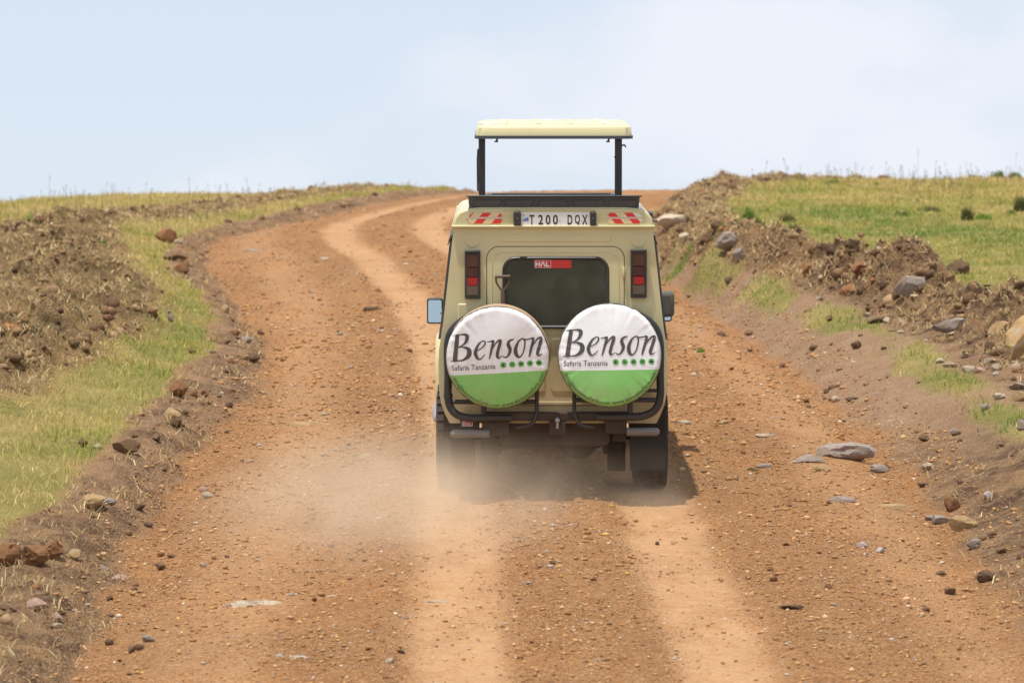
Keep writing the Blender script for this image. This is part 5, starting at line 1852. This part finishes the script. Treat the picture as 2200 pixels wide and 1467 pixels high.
rock(483, 672, 22, 20, 'r_ochre', 'orange stone with pale foot on the far left bank', cuts=6)
rock(530, 736, 27, 12, 'r_grey', 'grey flat stone at the far left gravel edge', cuts=6)
rock(508, 722, 20, 14, 'r_rust', 'rust clod just left of the grey flat stone', **C)
rock(560, 722, 16, 11, 'r_brown', 'brown clod just right of the grey flat stone', **C)
rock(540, 777, 36, 14, 'r_dark', 'dark clod on the left bank above the grey-brown hollow', **C)
rock(496, 780, 18, 12, 'r_rust', 'rounded rust clod on the left bank next to a dark clod', **C)
rock(608, 776, 14, 9, 'r_rust', 'lone rust clod at the right tip of the left bank', **C)
for (a, b) in (((545, 540, 46, 9, 'r_grey'), 'grey flat rock flush with the road far up on the left'),
               ((696, 558, 46, 9, 'r_pale'), 'cream flat rock flush with the road beside the left wheel track'),
               ((668, 914, 92, 15, 'r_ochre'), 'long yellowish slab flush with the road left of the vehicle'),
               ((690, 892, 40, 6, 'r_pale'), 'thin pale slab just above the long yellowish slab'),
               ((547, 1303, 126, 17, 'r_pale'), 'longest pale slab flush with the gravel at lower left'),
               ((625, 1282, 30, 10, 'r_pale'), 'pale stone at the upper end of the longest pale slab'),
               ((640, 1415, 66, 11, 'r_white'), 'white slab flush with the gravel near the bottom edge'),
               ((600, 1410, 22, 9, 'r_white'), 'small white stone left of the white slab near the bottom edge'),
               ((795, 979, 44, 7, 'r_pale'), 'pale slab on the road in the dust left of the wheel'),
               ((1262, 1341, 28, 10, 'r_white'), 'white stone between the wheel tracks in the foreground'),
               ((1286, 1419, 32, 9, 'r_pale'), 'whitish stone lowest between the wheel tracks'),
               ((710, 1282, 34, 7, 'r_pale'), 'pale slab right of the longest pale slab'),
               ((935, 1296, 60, 7, 'r_pale'), 'pale slab showing through the left wheel track')):
    rock(*a[:3], max(4.0, a[3] * 0.5), a[4], b, depth=0.40, rot=9, sink=0.72, cuts=3, rough=0.35, name='flat_stone', cat='stone', group='slabs showing through the road')
rock(318, 1380, 28, 12, 'r_grey', 'grey stone at lower left between dark soil and gravel', cuts=6)
rock(235, 1388, 18, 14, 'r_dark', 'round dark stone at lower left on the gravel edge')
rock(515 / 2.2, 1392, 20, 13, 'r_brown', 'brown stone beside the round dark stone at lower left')
rock(1820, 987, 132, 36, 'r_grey', 'large long grey rock with a humped end right of the vehicle', depth=0.45, rot=-6, cuts=4, rough=0.2, sink=0.2)
rock(1735, 994, 84, 17, 'r_grey', 'low grey slab touching the left end of the large grey rock', depth=0.4, cuts=5, sink=0.3)
rock(1768, 1012, 44, 14, 'r_ochre', 'brownish flat stone under the low grey slab', depth=0.5)
rock(1892, 1016, 42, 18, 'r_grey', 'grey splinter below the right end of the large grey rock', rot=-20, cuts=6)
rock(1905, 1012, 14, 16, 'r_rust', 'small upright rust stone against the grey splinter')
rock(1640, 1006, 40, 9, 'r_grey', 'flat grey stone left of the low grey slab', depth=0.5, sink=0.4)
rock(1645, 940, 50, 7, 'r_pale', 'thin pale slab on the gravel above the flat grey stone', depth=0.4, sink=0.5, name='flat_stone')
rock(1470, 912, 32, 8, 'r_pale', 'pale stone beside the right rear wheel on the gravel', depth=0.5, sink=0.4)
rock(1555, 912, 26, 8, 'r_ochre', 'ochre flat stone on the gravel right of the rear wheel', depth=0.6, sink=0.4)
rock(1810, 1080, 60, 12, 'r_grey', 'long thin grey slab on the gravel at right', depth=0.35, rot=-14, sink=0.4, name='flat_stone')
rock(1915, 1091, 90, 9, 'r_ochre', 'long thin yellow-brown slab pointing to the orange upright stone', depth=0.3, sink=0.4, name='flat_stone')
rock(2046, 1100, 36, 29, 'r_rust', 'upright orange-brown stone in the right ditch', cuts=7, sink=0.1)
rock(2072, 1138, 66, 31, 'r_ochre', 'yellow and black elongated stone below the upright orange stone', rot=-25, depth=0.5, cuts=6, sink=0.15)
rock(2024, 1126, 42, 18, 'r_grey', 'grey rubble stone touching the yellow and black stone', cuts=7)
rock(1998, 1118, 22, 12, 'r_grey', 'small grey stone leftmost of the ditch rubble at right')
rock(1996, 1010, 34, 15, 'r_pale', 'pale oval stone on the right bank above the ditch', cuts=5)
rock(2122, 1076, 18, 16, 'r_white', 'small white stone on the dark right bank')
rock(1852, 1180, 24, 13, 'r_white', 'left of two small white stones on the right gravel')
rock(1892, 1187, 20, 11, 'r_white', 'right of two small white stones on the right gravel')
rock(2092, 1184, 32, 22, 'r_grey', 'grey and white rubble stone at the foot of the dark right bank', cuts=7)
rock(2120, 1250, 42, 25, 'r_dark', 'rounded dark brown clod at the lower right', cuts=2, sink=0.15, **C)
rock(1654, 1228, 16, 11, 'r_rust', 'small rusty stone upper of two beside the right wheel track')
rock(1662, 1252, 18, 12, 'r_rust', 'small rusty stone lower of two beside the right wheel track')
rock(1700, 1310, 60, 10, 'r_dark', 'flat dark clod on the gravel at lower right', depth=0.4, rough=0.5, **C)
rock(1990, 1314, 18, 11, 'r_brown', 'brown pebble alone on the gravel at lower right')
rock(1412, 1172, 9, 8, 'r_dark', 'dark pebble sitting in the right wheel track')
rock(1442, 486, 66, 28, 'r_pale', 'large pale orange boulder on the heap above the snorkel', name='boulder', cat='boulder', cuts=6, sink=0.2)
rock(1408, 470, 30, 20, 'r_ochre', 'orange rock half hidden left of the large pale boulder')
rock(1472, 524, 28, 22, 'r_pale', 'pale egg-shaped stone on the heap below the large pale boulder', cuts=3)
rock(1568, 546, 52, 34, 'r_grey', 'grey slab leaning on the heap under the green tuft', tilt=(20, -22), depth=0.5, cuts=6)
rock(1594, 560, 30, 26, 'r_grey', 'second grey slab leaning right of the first on the heap', tilt=(15, -25), depth=0.5, cuts=6)
rock(1540, 498, 28, 20, 'r_dark', 'dark clod on the heap left of the green tuft', **C)
rock(1735, 596, 24, 22, 'r_rust', 'rust-red clod set in the right heap', **C)
rock(1850, 590, 44, 22, 'r_rust', 'orange-brown flat clod high on the right heap', rough=0.35, tilt=(0, -12), **C)
rock(1962, 622, 74, 34, 'r_grey', 'long pale grey slab lying across the right heap', tilt=(12, -18), depth=0.4, cuts=5, sink=0.3)
rock(1925, 648, 18, 22, 'r_dark', 'dark block of earth at the lower end of the pale grey slab', **C)
rock(2060, 590, 52, 34, 'r_dark', 'dark clod crowning the tallest right heap', rough=0.35, **C)
rock(1830, 548, 36, 22, 'r_dark', 'dark clod crowning the heap in the middle at right', rough=0.35, **C)
rock(2050, 716, 96, 28, 'r_grey', 'dark grey log-shaped stone lying at the foot of the right heap', depth=0.25, tilt=(0, -8), rot=14, cuts=3, sink=0.1)
rock(2178, 775, 92, 150, 'r_ochre', 'big yellow-orange boulder with grey face at the right edge', name='boulder', cat='boulder', depth=0.9, tilt=(-8, 24), cuts=9, sink=0.15)
rock(2128, 726, 44, 40, 'r_ochre', 'ochre slab leaning left of the big yellow-orange boulder', tilt=(0, 40), depth=0.6, cuts=6, sink=0.35)
rock(2185, 838, 40, 16, 'r_grey', 'grey flat stone under the big boulder at the right edge', cuts=6)
rock(2192, 862, 36, 22, 'r_ochre', 'ochre stone below the grey flat stone at the right edge', cuts=6)
rock(2148, 858, 28, 14, 'r_pale', 'cream stone left of the ochre stone at the right edge')
rock(2020, 782, 20, 11, 'r_pale', 'pale stone in the grass strip at right')
rock(2042, 790, 36, 12, 'r_pale', 'pale flat stone right of the grass strip', depth=0.5)
rock(2082, 800, 32, 13, 'r_pale', 'second pale flat stone right of the grass strip', depth=0.6)
rock(2105, 802, 26, 14, 'r_pink', 'pinkish stone beside the second pale flat stone')
rock(2140, 808, 14, 10, 'r_white', 'tiny white stone under the big boulder')
rock(2118, 882, 24, 14, 'r_grey', 'grey stone in the grass at the lower right bank', cuts=6)
rock(2196, 925, 22, 22, 'r_grey', 'grey stone cut by the right edge of the picture')
rock(2050, 930, 26, 10, 'r_grey', 'thin grey stone on the smooth right bank', depth=0.4)
rock(1840, 752, 24, 17, 'r_dark', 'round dark clod on the smooth right bank', sink=0.1, **C)
rock(1868, 672, 18, 13, 'r_dark', 'dark clod in the right grass strip', sink=0.1, **C)
rock(1885, 696, 40, 13, 'r_dark', 'flat dark clod at the lower edge of the right grass strip', **C)
rock(1566, 614, 18, 14, 'r_dark', 'dark clod at the top of the smooth right bank', **C)
rock(1610, 722, 22, 12, 'r_brown', 'brown clod in the right ditch beyond the vehicle', **C)
rock(1748, 756, 20, 11, 'r_dark', 'dark clod left of the round dark clod on the right bank', **C)
rock(1795, 866, 18, 14, 'r_pale', 'pale stone in the right ditch above the large grey rock')
rock(1775, 846, 12, 11, 'r_dark', 'small dark stone in the right ditch above the pale stone')
rock(1830, 862, 30, 8, 'r_dark', 'dark flat clod lower on the smooth right bank', **C)
rock(372, 838, 14, 10, 'r_brown', 'small brown clod in the grass above the blocky clod', **C)
rock(800, 668, 44, 10, 'r_dark', 'dark broken crust on the road beside the left mirror', depth=0.4, rough=0.5, sink=0.4, **C)

# the many other loose stones: alike, so they share the label of their kind and place
pool = {k: [rock_mesh('stone', 300 + 7 * i + j, 5, 0.25, 2) for i in range(3)] for j, k in enumerate(('r_brown', 'r_pale', 'r_rust', 'r_dark', 'r_grey'))}
for k, ms in pool.items():
    for m in ms:
        m.materials.append(M[k])
def many(count, ylo, yhi, xf, kinds, name, cat, label, group, smin, smax, minsep=0.0):
    c = 0
    while c < count:
        y = float(sample_y(1, ylo, yhi, 1.6)[0])
        x = float(xf(y))
        if abs(x) > 0.128 * y or (abs(x - VX) < 1.0 and 28.6 < y < 34.5):
            continue
        h_, rut_, *_r = terrain(np.array([x]), np.array([y]))
        if rut_[0] > 0.4 and random.random() < 0.8:
            continue
        k = kinds
        me = random.choice(pool[k])
        o = bpy.data.objects.new(name, me)
        link(o)
        s = random.uniform(smin, smax) * random.uniform(0.8, 1.2) * (1 + max(0, y - 30) * 0.01)
        o.scale = (s, s * random.uniform(0.6, 1.0), s * random.uniform(0.4, 0.7))
        o.rotation_euler = (random.uniform(-0.2, 0.2), random.uniform(-0.2, 0.2), random.uniform(0, 6.28))
        o.location = (x, y, float(h_[0]) - s * 0.10)
        tag(o, label, cat, group)
        c += 1
road_x = lambda y: random.uniform(float(ditch_left(y)) + 0.1, float(ditch_right(y)) - 0.1)
many(34, 20.5, 58, road_x, 'r_pale', 'stone', 'stone', 'small pale stone lying loose on the dirt road', 'small pale stones on the road', 0.025, 0.055)
many(56, 20.5, 58, road_x, 'r_rust', 'stone', 'stone', 'small rust-coloured stone lying loose on the dirt road', 'small rust stones on the road', 0.022, 0.05)
many(16, 20.5, 52, road_x, 'r_dark', 'stone', 'stone', 'small dark stone lying loose on the dirt road', 'small dark stones on the road', 0.02, 0.04)
many(14, 20.5, 52, road_x, 'r_grey', 'stone', 'stone', 'small grey stone lying loose on the dirt road', 'small grey stones on the road', 0.03, 0.06)
many(44, 22, 60, lambda y: float(ditch_left(y)) + random.uniform(-0.75, 0.25), 'r_brown', 'earth_clod', 'clod', 'brown clod lying on the bare bank along the left ditch', 'clods along the left ditch', 0.04, 0.10)
many(30, 24, 56, lambda y: float(ditch_right(y)) + random.uniform(-0.25, 0.9), 'r_brown', 'earth_clod', 'clod', 'brown clod lying on the bare bank along the right ditch', 'clods along the right ditch', 0.04, 0.10)
many(24, 27, 46, lambda y: float(strip_right(y)) + random.uniform(0.2, 0.9), 'r_pale', 'stone', 'stone', 'pale stone scattered at the foot of the right heap', 'pale stones at the foot of the right heap', 0.05, 0.12)

# ------------------------------------------------------------------ a bird standing in the left grass
bx_, by_, bz_ = on_ground(366, 706)
spine = [((0.035, -0.06, 0.075), 0.004), ((0.028, -0.045, 0.085), 0.012), ((0.018, -0.03, 0.098), 0.026), ((0.006, -0.008, 0.115), 0.034), ((-0.004, 0.008, 0.135), 0.030), ((-0.010, 0.014, 0.155), 0.020), ((-0.013, 0.016, 0.168), 0.0145), ((-0.015, 0.014, 0.180), 0.0165), ((-0.016, 0.010, 0.192), 0.014), ((-0.017, 0.008, 0.199), 0.006)]
bird = empty('bird', (bx_, by_, bz_ - 0.005))
tag(bird, 'small grey-brown bird standing upright in the grass on the left verge', 'bird')
mb = MB()
mb.tube([p for p, _ in spine], [r for _, r in spine], 12)
mb.build('body', rock_mat('bird_plumage', (0.14, 0.105, 0.08), (0.22, 0.175, 0.14), 30), bird, angle=80)
mb = MB()
mb.tube([(-0.017, 0.022, 0.186), (-0.022, 0.045, 0.182)], [0.005, 0.001], 6)
mb.build('beak', M['r_dark'], bird)
mb = MB()
mb.tube([(-0.029, 0.006, 0.188), (-0.016, -0.008, 0.190), (-0.002, 0.008, 0.188)], [0.003, 0.003, 0.003], 6)
mb.build('eye_stripe', M['white'], bird)
for s in (-1, 1):
    mb = MB()
    mb.tube([(0.006 + s * 0.012, -0.006, 0.09), (0.006 + s * 0.013, -0.012, 0.045), (0.006 + s * 0.013, -0.004, 0.0)], [0.004, 0.003, 0.003], 6)
    mb.build('leg', M['r_pink'], bird)

# ------------------------------------------------------------------ dust thrown up by the wheels
def dust(name, c, sz, dens, label, seed):
    t = NT('road_dust')
    v = t.coord()
    ln = t.n('ShaderNodeVectorMath', operation='LENGTH')
    t.l(v, ln.inputs[0])
    fall = t.rng(ln.outputs['Value'], 0.15, 1.0, 1.0, 0.0, True)
    mp = t.n('ShaderNodeMapping')
    mp.inputs['Location'].default_value = (seed, seed * 2.3, 0)
    mp.inputs['Scale'].default_value = (sz[0] * 2.2, sz[1] * 2.2, sz[2] * 3.0)
    t.l(v, mp.inputs['Vector'])
    nz = t.rng(t.noise(1.0, 4, 0.55, mp.outputs[0]), 0.32, 0.72, 0.12, 1.0, True)
    d = t.math('MULTIPLY', t.math('MULTIPLY', fall, nz), dens)
    pv = t.n('ShaderNodeVolumePrincipled')
    pv.inputs['Color'].default_value = (0.96, 0.82, 0.63, 1)
    pv.inputs['Anisotropy'].default_value = 0.1
    t.l(d, pv.inputs['Density'])
    t.l(pv.outputs[0], t.out.inputs['Volume'])
    bm = bmesh.new()
    bmesh.ops.create_icosphere(bm, subdivisions=3, radius=1.0)
    me = bpy.data.meshes.new(name)
    bm.to_mesh(me)
    bm.free()
    me.materials.append(t.m)
    o = bpy.data.objects.new(name, me)
    link(o)
    o.location = c
    o.scale = sz
    o.rotation_euler = (PITCH, 0, 0)
    tag(o, label, 'dust', kind='stuff')
gr = lambda x, y: gz(x, y)
dust('dust_cloud', (-0.80, 27.9, gr(-0.8, 27.9) + 0.06), (1.65, 3.9, 0.66), 0.72, 'pale dust billowing behind the left rear wheel', 1.0)
dust('dust_cloud', (-0.42, 29.3, gr(-0.42, 29.3) + 0.02), (0.50, 1.0, 0.52), 1.15, 'dense curl of dust at the left rear tyre', 7.0)
dust('dust_cloud', (1.0, 28.9, gr(1.0, 28.9) + 0.0), (0.45, 0.9, 0.2), 0.9, 'low dust around the right rear tyre', 9.0)
dust('dust_cloud', (0.30, 29.0, gr(0.3, 29.0) + 0.10), (1.25, 1.0, 0.50), 0.5, 'thin dust hanging under the rear of the vehicle', 4.0)
